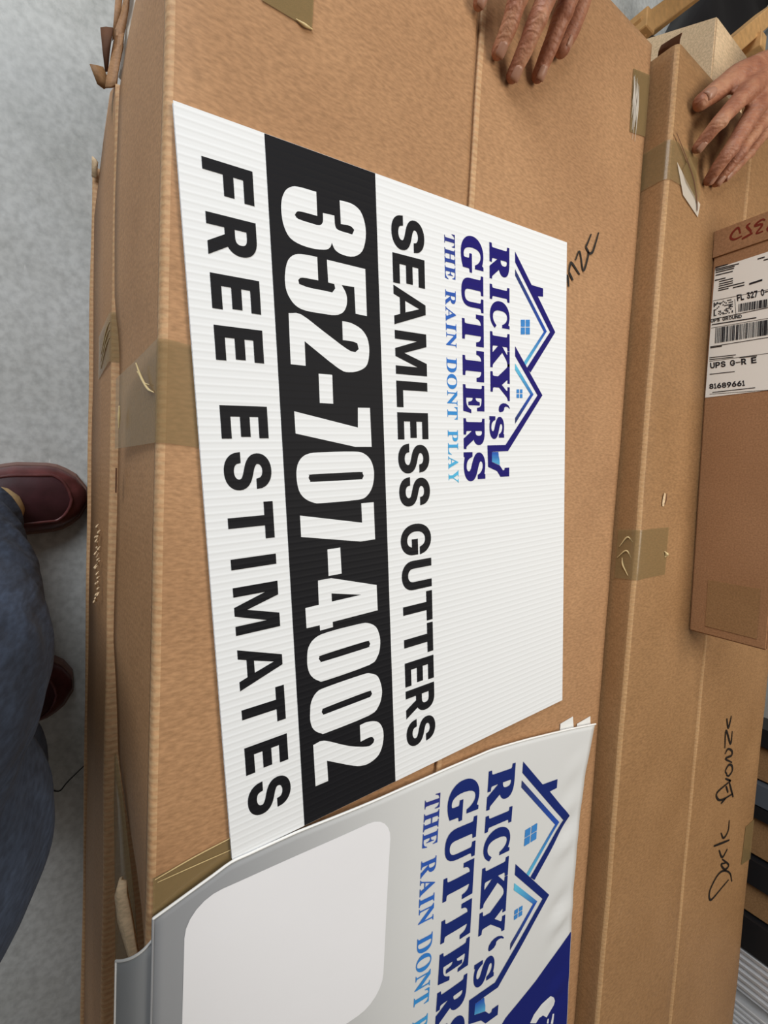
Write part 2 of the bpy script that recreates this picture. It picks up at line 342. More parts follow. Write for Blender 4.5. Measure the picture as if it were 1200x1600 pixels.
# letter outlines, digits, emblem and pen strokes
DATA = {"sans":{"F":[[[0,0],[0,1000],[1000,1000],[1000,794],[337,794],[337,595],[938,595],[938,389],[337,389],[337,0]]],"R":[[[0,0],[0,1000],[461,1000],[550,996],[633,982],[707,959],[770,927],[822,887],[863,840],[891,787],[908,731],[913,672],[908,612],[891,556],[863,504],[822,458],[769,418],[706,387],[632,365],[550,352],[461,348],[81,348],[81,554],[451,554],[521,558],[568,570],[598,586],[618,607],[631,635],[636,672],[631,710],[618,739],[597,761],[566,778],[520,790],[449,795],[278,795],[278,0]],[[680,0],[334,508],[648,508],[1000,0]]],"E":[[[0,0],[0,1000],[993,1000],[993,794],[332,794],[332,608],[947,608],[947,402],[332,402],[332,206],[1000,206],[1000,0]]],"S":[[[506,0],[417,4],[333,15],[257,35],[189,63],[130,98],[82,140],[45,188],[22,241],[0,352],[287,352],[311,273],[329,250],[358,230],[399,215],[449,206],[506,202],[569,206],[623,217],[665,234],[694,255],[711,278],[716,305],[712,325],[701,340],[679,355],[642,370],[594,384],[535,398],[394,427],[298,451],[213,484],[142,524],[86,575],[53,636],[42,703],[49,761],[71,814],[107,862],[156,904],[213,938],[280,965],[353,985],[431,996],[514,1000],[597,996],[675,984],[748,965],[812,938],[868,904],[915,864],[951,818],[974,768],[992,662],[713,662],[690,734],[673,755],[647,772],[610,787],[564,796],[509,800],[451,796],[404,785],[368,770],[344,752],[331,732],[326,708],[328,693],[334,682],[343,673],[372,656],[410,641],[454,628],[499,618],[618,594],[674,581],[735,565],[797,543],[858,514],[914,477],[960,429],[990,371],[1000,304],[993,248],[973,196],[938,147],[891,104],[833,67],[764,38],[686,17],[600,4]]],"T":[[[0,794],[0,1000],[1000,1000],[1000,794],[640,794],[640,0],[361,0],[361,794]]],"I":[[[0,0],[1000,0],[1000,1000],[0,1000]]],"M":[[[195,0],[195,700],[410,0],[590,0],[805,700],[805,0],[1000,0],[1000,1000],[700,1000],[500,280],[300,1000],[0,1000],[0,0]]],"A":[[[0,0],[372,1000],[628,1000],[1000,0],[775,0],[710,185],[290,185],[225,0]],[[350,350],[650,350],[500,800]]],"L":[[[0,0],[0,1000],[345,1000],[345,206],[1000,206],[1000,0]]],"U":[[[500,0],[407,5],[320,21],[241,47],[170,82],[111,126],[63,178],[28,236],[7,299],[0,364],[0,1000],[272,1000],[272,378],[279,328],[300,287],[319,265],[344,246],[375,230],[411,218],[452,210],[500,208],[549,210],[591,218],[626,230],[656,246],[681,265],[700,287],[720,328],[728,378],[728,1000],[1000,1000],[1000,364],[993,299],[972,236],[937,178],[889,126],[830,82],[760,47],[681,21],[594,5]]],"G":[[[513,0],[417,7],[327,28],[245,62],[173,110],[112,169],[63,239],[28,318],[7,405],[0,499],[7,594],[28,682],[63,761],[112,831],[172,890],[244,937],[325,972],[412,993],[506,1000],[593,994],[675,977],[751,948],[818,909],[876,861],[924,804],[959,741],[1000,610],[750,610],[718,680],[699,710],[677,735],[651,755],[621,772],[588,784],[550,792],[507,794],[459,790],[416,780],[376,762],[340,737],[309,706],[282,666],[262,619],[249,563],[245,499],[249,436],[262,381],[282,334],[309,295],[341,263],[378,238],[419,220],[464,210],[514,206],[559,209],[600,217],[635,231],[667,249],[693,272],[714,300],[731,332],[741,369],[749,471],[843,354],[482,354],[482,554],[989,554],[989,405],[983,330],[962,258],[927,193],[881,136],[824,89],[756,50],[681,22],[600,5]]],"0":[[[500,0],[400,7],[307,28],[225,64],[155,112],[98,171],[54,240],[24,319],[6,405],[0,499],[6,594],[24,681],[55,759],[99,828],[156,888],[226,936],[308,972],[400,993],[500,1000],[601,993],[693,972],[775,936],[845,887],[902,828],[945,759],[976,680],[994,594],[1000,499],[994,405],[976,319],[946,240],[902,171],[846,112],[776,64],[693,28],[601,7]],[[500,200],[540,203],[573,213],[604,228],[632,252],[658,284],[679,324],[701,403],[709,499],[701,596],[679,676],[658,716],[632,748],[604,772],[573,788],[540,797],[500,800],[461,797],[427,788],[397,772],[368,748],[343,716],[321,676],[299,596],[291,499],[299,403],[321,324],[343,284],[368,252],[397,228],[427,213],[461,203]]],"1":[[[0,0],[0,202],[1000,202],[1000,0]],[[693,1000],[693,0],[363,0],[363,788],[461,788],[26,578],[26,830],[380,1000]]],"2":[[[2,0],[2,155],[464,485],[531,534],[584,575],[622,610],[647,640],[661,668],
[665,697],[660,728],[644,751],[620,770],[587,785],[545,795],[494,798],[440,794],[398,783],[367,767],[343,745],[327,717],[313,629],[0,629],[13,740],[34,796],[70,847],[119,892],[178,930],[248,960],[326,983],[409,996],[497,1000],[585,996],[667,983],[743,961],[811,932],[869,895],[916,853],[951,805],[972,754],[979,699],[971,641],[948,585],[907,529],[847,470],[766,405],[662,328],[387,136],[387,203],[1000,203],[1000,0]]],"3":[[[503,0],[383,8],[271,33],[202,59],[141,92],[90,132],[50,180],[24,233],[0,345],[300,345],[324,270],[341,248],[368,230],[405,216],[451,206],[506,203],[564,207],[613,218],[651,234],[677,255],[694,281],[700,316],[695,349],[678,378],[651,403],[610,422],[549,437],[461,442],[285,442],[285,603],[601,863],[601,797],[74,797],[74,1000],[950,1000],[950,845],[416,410],[416,616],[579,620],[670,611],[753,591],[825,561],[886,524],[935,479],[971,428],[993,373],[1000,316],[993,257],[971,201],[934,150],[885,106],[825,69],[756,39],[678,17],[594,4]]],"4":[[[0,186],[0,346],[508,1000],[816,1000],[297,330],[297,391],[1000,391],[1000,186]],[[558,0],[558,266],[558,310],[558,664],[838,664],[838,0]]],"5":[[[495,0],[410,4],[330,16],[256,37],[188,64],[130,98],[82,139],[44,185],[21,235],[0,343],[305,343],[329,271],[346,250],[372,231],[406,216],[448,206],[494,203],[549,208],[595,221],[633,242],[662,270],[681,305],[688,346],[681,387],[661,423],[630,452],[591,474],[543,488],[485,493],[435,490],[384,481],[341,468],[280,437],[22,457],[110,1000],[938,1000],[938,797],[384,797],[359,640],[256,640],[289,656],[359,678],[436,691],[516,696],[615,690],[708,670],[792,638],[863,596],[921,544],[964,484],[991,418],[1000,348],[993,284],[971,225],[934,170],[885,121],[825,79],[754,45],[674,20],[587,5]]],"6":[[[500,0],[409,5],[322,20],[243,44],[172,78],[113,120],[64,168],[28,223],[7,282],[0,346],[12,421],[48,499],[110,584],[204,684],[527,1000],[897,1000],[346,466],[153,466],[249,573],[288,602],[336,627],[392,646],[455,658],[522,662],[611,658],[695,644],[771,622],[838,590],[895,552],[941,506],[974,454],[994,397],[1000,337],[993,276],[971,218],[935,164],[886,117],[827,77],[756,44],[677,19],[592,5]],[[500,201],[552,205],[595,218],[631,238],[659,265],[678,298],[684,337],[678,377],[659,410],[631,436],[595,456],[552,468],[500,472],[448,468],[404,456],[368,437],[340,411],[322,379],[316,339],[322,299],[341,265],[369,238],[405,218],[449,205]]],"7":[[[41,0],[672,854],[672,795],[0,795],[0,1000],[1000,1000],[1000,829],[389,0]]],"8":[[[500,0],[410,4],[325,16],[247,36],[177,64],[117,99],[67,140],[30,188],[7,240],[0,296],[10,360],[39,420],[86,474],[148,518],[223,550],[246,556],[246,486],[229,490],[165,521],[113,562],[75,609],[53,661],[45,716],[52,769],[72,818],[106,864],[152,904],[207,937],[270,964],[342,984],[418,996],[500,1000],[581,996],[657,984],[728,964],[791,937],[846,904],[891,864],[926,818],[946,769],[953,716],[946,661],[923,610],[885,562],[834,521],[771,491],[754,486],[754,555],[777,550],[851,518],[913,474],[960,421],[990,360],[1000,296],[993,240],[970,188],[932,140],[882,98],[822,64],[752,36],[674,16],[590,4]],[[500,199],[563,203],[612,214],[649,230],[674,249],[690,273],[695,301],[690,333],[672,359],[644,381],[605,399],[557,411],[500,415],[442,411],[393,399],[354,381],[326,359],[309,333],[303,301],[308,272],[324,249],[349,230],[386,214],[436,203]],[[500,612],[546,616],[583,625],[612,639],[634,658],[648,680],[653,708],[648,736],[635,758],[615,775],[586,788],[548,798],[500,801],[452,798],[413,788],[384,775],[363,757],[350,736],[345,708],[350,680],[364,658],[385,639],[415,625],[453,616]]],"9":[[[500,1000],[591,995],[678,980],[757,956],[828,922],[887,880],[936,832],[972,777],[993,718],[1000,654],[988,579],[952,501],[890,416],[796,316],[474,0],[103,0],[654,534],[848,534],[751,427],[712,398],[664,373],[608,354],[545,342],[479,338],[390,342],[307,356],[231,378],[163,409],[106,448],[60,494],[26,546],[6,603],[0,663],[7,725],[29,783],[65,836],[114,883],[174,923],[244,956],[323,981],[409,995]],[[500,799],[449,795],[406,782],[370,762],[341,735],[323,702],[317,663],[323,623],
[341,590],[369,564],[405,544],[449,532],[500,528],[552,532],[596,544],[632,563],[660,589],[678,622],[684,661],[678,701],[659,735],[631,762],[595,782],[552,795]]],"P":[[[0,0],[0,1000],[504,1000],[603,995],[694,981],[775,956],[844,923],[901,881],[945,833],[976,780],[994,724],[1000,664],[994,604],[976,548],[945,495],[901,446],[844,405],[775,371],[694,346],[603,331],[504,327],[120,327],[120,532],[492,532],[568,537],[618,550],[652,568],[675,593],[690,625],[696,664],[690,703],[675,735],[652,759],[618,777],[567,790],[491,795],[305,795],[305,0]]],"O":[[[501,0],[408,7],[322,28],[242,62],[172,110],[112,168],[64,238],[28,317],[7,405],[0,499],[7,594],[28,682],[64,761],[112,831],[172,890],[242,937],[322,972],[408,993],[501,1000],[593,993],[679,972],[759,937],[830,890],[889,831],[937,761],[972,682],[993,594],[1000,499],[993,405],[972,318],[937,238],[889,169],[830,110],[759,62],[679,28],[593,7]],[[501,206],[547,210],[590,220],[630,238],[666,262],[697,293],[723,333],[744,380],[756,436],[760,499],[756,564],[743,620],[723,667],[697,707],[666,738],[630,762],[590,780],[547,790],[501,794],[454,790],[410,780],[371,762],[335,738],[304,706],[277,666],[257,619],[245,564],[240,499],[245,436],[257,380],[277,333],[304,294],[335,262],[371,238],[410,220],[454,210]]],"-":[[[1000,1000],[1000,0],[0,0],[0,1000]]],"N":[[[0,0],[0,1000],[265,1000],[730,402],[750,377],[774,344],[800,307],[829,265],[858,220],[925,108],[751,86],[739,192],[735,240],[733,286],[732,328],[731,395],[731,1000],[1000,1000],[1000,0],[735,0],[317,535],[290,570],[262,607],[232,648],[198,696],[64,889],[254,911],[264,730],[266,677],[268,631],[269,593],[270,565],[270,0]]],"D":[[[411,0],[78,0],[78,206],[398,206],[475,210],[539,222],[591,241],[634,266],[669,298],[697,337],[717,384],[730,439],[734,502],[730,564],[717,618],[697,665],[670,703],[635,735],[594,760],[544,778],[484,790],[411,794],[72,794],[72,1000],[425,1000],[535,994],[638,974],[731,940],[812,893],[879,834],[932,764],[970,684],[993,597],[1000,502],[993,406],[970,318],[932,238],[878,167],[809,108],[727,61],[631,27],[525,6]],[[270,1000],[270,0],[0,0],[0,1000]]]},"serif":{"R":[[[0,0],[0,114],[86,126],[103,136],[112,155],[117,206],[117,801],[112,846],[103,864],[85,874],[1,888],[1,1000],[440,1000],[565,993],[672,972],[758,935],[823,879],[863,804],[876,715],[866,640],[837,575],[788,521],[723,480],[697,471],[897,168],[916,141],[929,127],[938,122],[957,120],[1000,120],[1000,0],[656,0],[386,427],[412,427],[412,206],[417,155],[425,136],[443,126],[530,114],[530,0]],[[412,554],[411,554],[467,559],[506,572],[533,591],[551,619],[564,661],[568,717],[563,777],[548,819],[527,845],[497,861],[453,867],[422,864],[418,861],[415,854],[412,816]]],"I":[[[0,0],[0,112],[157,129],[201,141],[210,147],[220,164],[225,195],[225,818],[217,858],[205,868],[171,876],[0,886],[0,1000],[995,1000],[995,886],[829,876],[788,867],[783,863],[774,848],[770,818],[770,199],[774,166],[782,149],[791,141],[811,133],[856,126],[1000,114],[1000,0]]],"C":[[[534,0],[435,7],[343,29],[258,64],[183,113],[120,173],[68,243],[30,323],[7,409],[0,502],[8,594],[31,679],[69,758],[121,828],[185,887],[261,936],[347,971],[440,993],[540,1000],[615,994],[697,976],[784,948],[801,943],[809,942],[821,944],[827,950],[848,1000],[960,1000],[960,616],[851,616],[804,712],[763,769],[716,816],[664,850],[610,869],[554,876],[478,862],[422,823],[377,751],[349,643],[339,498],[350,364],[381,265],[429,199],[493,161],[581,148],[629,151],[678,163],[728,183],[776,211],[821,247],[895,324],[1000,236],[907,135],[828,76],[739,33],[641,8]]],"K":[[[0,0],[0,114],[80,126],[95,136],[104,155],[108,206],[108,801],[104,846],[95,865],[79,875],[1,888],[1,1000],[492,1000],[492,887],[421,877],[400,871],[393,866],[389,860],[385,840],[383,803],[383,615],[570,822],[595,853],[607,874],[607,877],[610,871],[594,878],[504,885],[504,1000],[938,1000],[938,882],[888,882],[824,867],[752,820],[668,737],[557,612],[888,163],[907,141],[921,130],[937,123],[1000,115],[1000,0],[485,0],[485,119],[548,120],[567,121],[580,122],[584,123],[585,124],[580,112],
[579,118],[558,149],[370,410],[383,422],[383,206],[387,155],[396,136],[412,126],[492,114],[492,0]]],"Y":[[[232,0],[232,114],[320,126],[337,136],[346,155],[352,206],[352,391],[127,799],[95,849],[73,871],[67,874],[58,877],[49,879],[0,886],[0,1000],[530,1000],[530,880],[467,880],[441,878],[428,874],[427,873],[428,877],[430,870],[439,848],[575,583],[706,799],[726,839],[730,859],[728,867],[715,875],[670,880],[623,880],[623,1000],[1000,1000],[1000,890],[942,875],[924,863],[903,841],[879,806],[654,440],[654,206],[659,155],[668,136],[686,126],[775,114],[775,0]]],"S":[[[0,0],[0,406],[157,406],[203,293],[245,231],[293,185],[347,155],[411,137],[488,130],[541,134],[582,144],[615,160],[638,181],[652,205],[657,231],[645,269],[609,302],[537,334],[365,393],[262,433],[175,475],[107,522],[58,575],[28,635],[19,700],[25,757],[43,810],[75,857],[118,899],[170,934],[232,963],[301,984],[375,996],[453,1000],[519,997],[589,990],[664,979],[741,964],[764,960],[770,959],[769,959],[772,959],[770,958],[790,1000],[944,1000],[944,636],[796,636],[751,728],[709,780],[658,822],[601,853],[541,871],[479,877],[433,874],[396,866],[368,853],[347,836],[336,817],[331,794],[335,772],[345,754],[363,738],[414,710],[492,681],[671,623],[778,584],[863,541],[927,492],[970,439],[993,381],[1000,317],[993,257],[971,202],[934,151],[883,106],[821,69],[747,39],[664,18],[573,5],[475,1],[424,3],[372,6],[320,13],[271,24],[229,34],[198,40],[179,43],[175,44],[169,43],[174,45],[173,44],[151,0]]],"G":[[[508,0],[412,7],[323,27],[242,62],[171,109],[111,169],[63,239],[28,319],[7,407],[0,503],[7,595],[28,681],[63,760],[111,829],[169,888],[238,936],[315,972],[398,993],[487,1000],[562,994],[640,977],[719,949],[733,944],[739,943],[744,944],[747,946],[753,955],[776,1000],[877,1000],[877,614],[776,614],[735,709],[697,767],[654,813],[606,848],[557,869],[508,875],[439,862],[387,823],[347,752],[320,644],[311,500],[318,381],[339,285],[372,211],[396,180],[423,156],[452,139],[485,129],[523,125],[560,128],[584,135],[596,142],[603,153],[609,171],[612,199],[612,305],[609,335],[604,351],[601,356],[577,366],[481,375],[481,483],[1000,483],[1000,376],[918,366],[905,360],[899,347],[894,306],[894,88],[751,35],[630,9]]],"U":[[[507,0],[387,10],[288,40],[210,93],[157,167],[126,260],[117,369],[117,806],[112,850],[102,867],[84,877],[0,891],[0,1000],[534,1000],[534,890],[456,880],[433,874],[425,870],[421,864],[417,845],[415,808],[415,342],[419,276],[432,227],[451,193],[476,171],[511,156],[560,151],[632,160],[684,186],[720,228],[744,291],[753,380],[753,805],[748,849],[739,866],[718,876],[626,891],[626,1000],[1000,1000],[1000,894],[924,875],[909,865],[901,848],[897,805],[897,420],[887,291],[856,184],[801,101],[723,44],[624,11]]],"T":[[[184,0],[184,117],[273,122],[299,128],[311,135],[318,145],[325,168],[328,206],[328,871],[363,871],[297,865],[245,849],[204,822],[172,786],[149,738],[128,639],[0,639],[0,1000],[1000,1000],[1000,637],[876,637],[850,749],[818,803],[774,840],[713,863],[629,871],[667,871],[667,206],[670,166],[677,143],[683,134],[694,128],[721,122],[813,117],[813,0]]],"E":[[[0,0],[0,115],[84,121],[108,127],[117,132],[123,141],[130,163],[132,200],[132,782],[129,829],[122,857],[116,868],[106,874],[85,879],[4,885],[4,1000],[924,1000],[924,643],[808,643],[783,746],[758,793],[724,824],[676,846],[606,860],[516,866],[480,864],[460,862],[459,862],[460,863],[457,851],[456,822],[456,579],[431,579],[483,583],[518,595],[542,612],[562,640],[580,684],[602,779],[719,779],[719,238],[598,238],[581,342],[565,388],[544,415],[517,432],[475,443],[414,447],[456,447],[456,180],[459,150],[461,147],[472,143],[514,140],[605,145],[678,160],[736,185],[784,222],[825,274],[876,372],[1000,372],[923,0]]]},"thin":{"R":[[[0,0],[0,46],[65,56],[101,76],[120,115],[126,180],[126,829],[120,887],[101,924],[65,945],[1,955],[1,1000],[434,1000],[566,993],[674,971],[757,935],[817,883],[853,816],[865,733],[856,664],[830,604],[785,555],[724,516],[650,489],[896,117],[919,85],[939,63],[961,51],[992,47],[1000,47],[1000,0],[691,0],[399,462],[364,462],[364,180],
[370,115],[389,76],[425,56],[491,46],[491,0]],[[364,518],[405,518],[472,523],[525,541],[565,570],[592,611],[609,666],[615,735],[608,809],[588,866],[555,906],[509,930],[450,939],[404,934],[379,921],[368,893],[364,843]]],"I":[[[0,0],[0,46],[127,58],[205,78],[236,98],[255,128],[261,168],[261,846],[249,901],[213,931],[138,947],[0,955],[0,1000],[994,1000],[994,955],[861,947],[785,931],[757,914],[739,885],[733,846],[733,173],[738,133],[752,103],[780,81],[826,65],[896,54],[1000,46],[1000,0]]],"Y":[[[251,0],[251,46],[318,56],[355,76],[374,115],[381,180],[381,392],[131,844],[94,903],[62,935],[48,942],[34,948],[19,951],[0,954],[0,1000],[491,1000],[491,953],[462,953],[427,950],[401,941],[385,928],[379,911],[384,888],[397,859],[578,505],[759,803],[784,853],[793,892],[781,925],[747,946],[687,953],[675,953],[675,1000],[1000,1000],[1000,954],[962,944],[932,925],[905,895],[876,854],[625,446],[625,180],[631,115],[650,76],[688,56],[756,46],[756,0]]],"T":[[[201,0],[201,46],[259,50],[299,59],[327,75],[345,98],[356,133],[359,180],[359,943],[348,943],[267,936],[199,915],[143,879],[100,830],[71,769],[54,692],[0,692],[0,1000],[1000,1000],[1000,690],[949,690],[927,784],[886,854],[826,903],[745,933],[644,943],[636,943],[636,180],[639,132],[650,96],[667,73],[694,59],[735,50],[795,46],[795,0]]],"E":[[[0,0],[0,45],[54,48],[92,57],[116,72],[132,95],[142,129],[145,174],[145,807],[142,862],[132,903],[116,928],[91,942],[56,952],[5,955],[5,1000],[925,1000],[925,696],[880,696],[859,780],[826,842],[778,885],[713,914],[628,931],[523,937],[479,936],[448,932],[429,924],[418,910],[413,886],[411,849],[411,544],[431,544],[496,549],[546,566],[585,593],[614,633],[636,687],[653,760],[700,760],[700,257],[651,257],[638,339],[617,397],[585,438],[542,465],[485,479],[412,484],[411,484],[411,151],[416,107],[432,84],[463,73],[520,69],[627,75],[715,93],[789,124],[850,170],[901,234],[946,320],[1000,320],[933,0]]],"H":[[[0,0],[0,46],[62,56],[96,76],[113,115],[119,180],[119,829],[113,887],[95,924],[61,945],[1,955],[1,1000],[465,1000],[465,955],[417,949],[386,940],[366,927],[353,906],[346,874],[344,829],[344,554],[659,554],[659,829],[656,874],[650,906],[638,927],[618,940],[586,949],[538,955],[538,1000],[1000,1000],[1000,955],[939,944],[906,924],[889,889],[883,829],[883,180],[889,118],[906,79],[926,63],[956,52],[1000,46],[1000,0],[538,0],[538,46],[599,55],[634,74],[647,96],[656,131],[659,180],[659,481],[344,481],[344,180],[350,115],[368,76],[402,56],[465,46],[465,0]]],"A":[[[0,0],[0,46],[42,53],[72,72],[99,107],[127,165],[473,1000],[518,998],[870,190],[902,124],[928,80],[947,62],[969,51],[1000,47],[1000,0],[521,0],[521,47],[591,53],[628,72],[641,102],[635,129],[617,176],[574,281],[253,281],[200,153],[196,142],[194,129],[192,116],[191,108],[203,74],[236,54],[295,47],[308,47],[308,0]],[[279,350],[547,350],[411,671]]],"N":[[[829,0],[199,760],[199,194],[205,132],[223,96],[260,77],[328,68],[328,23],[0,23],[0,68],[48,72],[80,80],[101,94],[114,117],[122,149],[124,194],[124,851],[67,919],[41,945],[25,951],[0,957],[0,1000],[304,1000],[801,398],[801,830],[798,875],[791,906],[778,927],[756,941],[723,950],[672,956],[672,1000],[1000,1000],[1000,956],[935,947],[899,928],[882,891],[876,828],[876,0]]],"D":[[[12,0],[12,46],[73,55],[106,72],[123,106],[129,167],[129,819],[126,869],[117,906],[102,929],[64,948],[0,955],[0,1000],[457,1000],[558,995],[649,979],[730,953],[801,917],[861,870],[911,814],[950,748],[978,674],[994,592],[1000,500],[979,320],[915,180],[809,80],[661,20],[472,0]],[[458,61],[512,66],[560,79],[601,100],[637,131],[667,170],[704,255],[727,366],[734,503],[723,662],[690,786],[635,873],[558,925],[459,943],[415,938],[390,923],[379,894],[374,842],[374,161],[379,110],[390,81],[415,67]]],"O":[[[495,0],[426,4],[361,17],[300,38],[215,83],[142,144],[100,191],[65,245],[37,303],[16,366],[4,431],[0,500],[4,569],[16,634],[37,696],[65,754],[100,808],[143,856],[191,898],[244,933],[303,962],[367,983],[434,996],[505,1000],[574,996],[639,983],[700,963],[785,918],[857,858],[917,785],[962,700],[983,637],
[996,570],[1000,500],[996,431],[983,365],[962,303],[934,245],[898,191],[856,144],[782,83],[695,38],[632,17],[565,4]],[[503,56],[589,73],[655,126],[703,215],[732,339],[741,500],[734,635],[712,746],[675,832],[625,895],[565,932],[494,944],[408,927],[342,874],[294,785],[266,661],[256,500],[263,366],[286,255],[323,168],[373,106],[433,68]]],"P":[[[0,0],[0,46],[77,56],[119,76],[141,115],[149,180],[149,829],[141,887],[119,924],[76,945],[2,955],[2,1000],[503,1000],[634,996],[737,985],[813,966],[867,941],[913,910],[950,872],[978,829],[994,780],[1000,727],[988,648],[952,580],[892,524],[808,481],[702,456],[575,447],[429,447],[429,180],[436,115],[458,76],[501,56],[579,46],[579,0]],[[429,509],[473,509],[547,514],[605,530],[646,557],[673,596],[690,651],[696,721],[691,790],[677,845],[654,886],[620,915],[572,933],[510,939],[469,935],[445,924],[433,904],[429,871]]],"L":[[[0,0],[0,46],[73,56],[114,76],[135,115],[142,180],[142,829],[135,889],[113,926],[73,946],[2,955],[2,1000],[573,1000],[573,955],[511,952],[470,945],[441,931],[423,909],[413,876],[410,829],[410,184],[412,140],[418,108],[430,88],[450,76],[482,71],[529,69],[635,75],[722,95],[771,116],[814,144],[853,180],[903,251],[948,345],[1000,345],[937,0]]]},"phone":[[[[525,1112],[329,1113],[330,1065],[330,1016],[331,974],[334,942],[338,916],[346,893],[359,869],[376,847],[397,828],[423,813],[453,800],[485,791],[518,786],[553,784],[588,785],[622,788],[655,793],[686,802],[715,814],[741,829],[763,850],[779,878],[790,911],[798,947],[803,989],[805,1035],[804,1077],[800,1117],[794,1154],[787,1184],[778,1203],[768,1215],[757,1225],[744,1233],[730,1238],[716,1243],[736,1251],[755,1260],[772,1274],[784,1295],[793,1322],[798,1353],[800,1389],[797,1430],[788,1467],[772,1500],[751,1530],[723,1555],[686,1574],[643,1588],[600,1597],[558,1601],[517,1600],[478,1594],[440,1584],[405,1569],[376,1549],[357,1523],[344,1492],[336,1457],[334,1420],[336,1380],[339,1339],[537,1342],[534,1376],[531,1410],[532,1438],[538,1455],[547,1467],[557,1478],[601,1455],[601,1439],[600,1424],[599,1404],[599,1374],[598,1340],[594,1313],[589,1298],[581,1290],[567,1284],[543,1280],[512,1280],[481,1279],[487,1167],[513,1167],[540,1167],[562,1163],[578,1155],[590,1144],[598,1127],[601,1103],[600,1074],[599,1042],[598,1004],[596,963],[592,932],[585,916],[576,909],[567,903],[555,910],[544,917],[535,926],[530,936],[528,949],[526,972],[525,1012],[525,1062]]],[[[1063,1092],[867,1093],[868,1055],[868,1016],[870,980],[873,947],[878,916],[887,888],[902,862],[921,840],[945,821],[976,807],[1012,796],[1048,789],[1081,784],[1114,782],[1146,783],[1176,786],[1204,793],[1231,804],[1258,820],[1284,840],[1304,863],[1319,888],[1329,916],[1336,953],[1340,1007],[1340,1069],[1340,1125],[1340,1170],[1339,1210],[1335,1245],[1327,1277],[1314,1305],[1298,1328],[1275,1347],[1249,1360],[1221,1369],[1192,1373],[1162,1373],[1134,1367],[1109,1356],[1086,1340],[1063,1324],[1058,1454],[1294,1458],[1299,1579],[877,1580],[871,1186],[1063,1189],[1067,1249],[1103,1257],[1143,1225],[1142,1197],[1141,1169],[1140,1136],[1140,1093],[1140,1045],[1138,1002],[1135,968],[1129,939],[1124,910],[1092,903],[1083,911],[1073,920],[1066,941],[1063,983],[1063,1037]]],[[[1379,799],[1374,834],[1368,869],[1375,914],[1404,974],[1446,1044],[1490,1117],[1537,1199],[1587,1285],[1623,1354],[1638,1393],[1640,1415],[1642,1438],[1611,1476],[1558,1463],[1554,1443],[1549,1423],[1547,1400],[1546,1372],[1546,1342],[1547,1312],[1379,1314],[1379,1345],[1380,1375],[1384,1407],[1394,1443],[1408,1480],[1425,1512],[1447,1538],[1472,1559],[1500,1575],[1533,1585],[1570,1591],[1609,1592],[1654,1588],[1701,1579],[1741,1564],[1768,1543],[1787,1516],[1803,1484],[1816,1447],[1826,1406],[1830,1365],[1831,1334],[1826,1305],[1802,1252],[1747,1161],[1672,1047],[1597,933],[1806,931],[1804,793]]],[[[1865,1052],[1866,1187],[2124,1184],[2122,1050]]],[[[2151,1442],[2149,1575],[2520,1579],[2518,1397],[2395,803],[2203,801],[2337,1434]]],[[[2764,789],[2728,791],[2697,797],[2669,805],[2645,817],[2624,831],[2606,849],[2591,870],
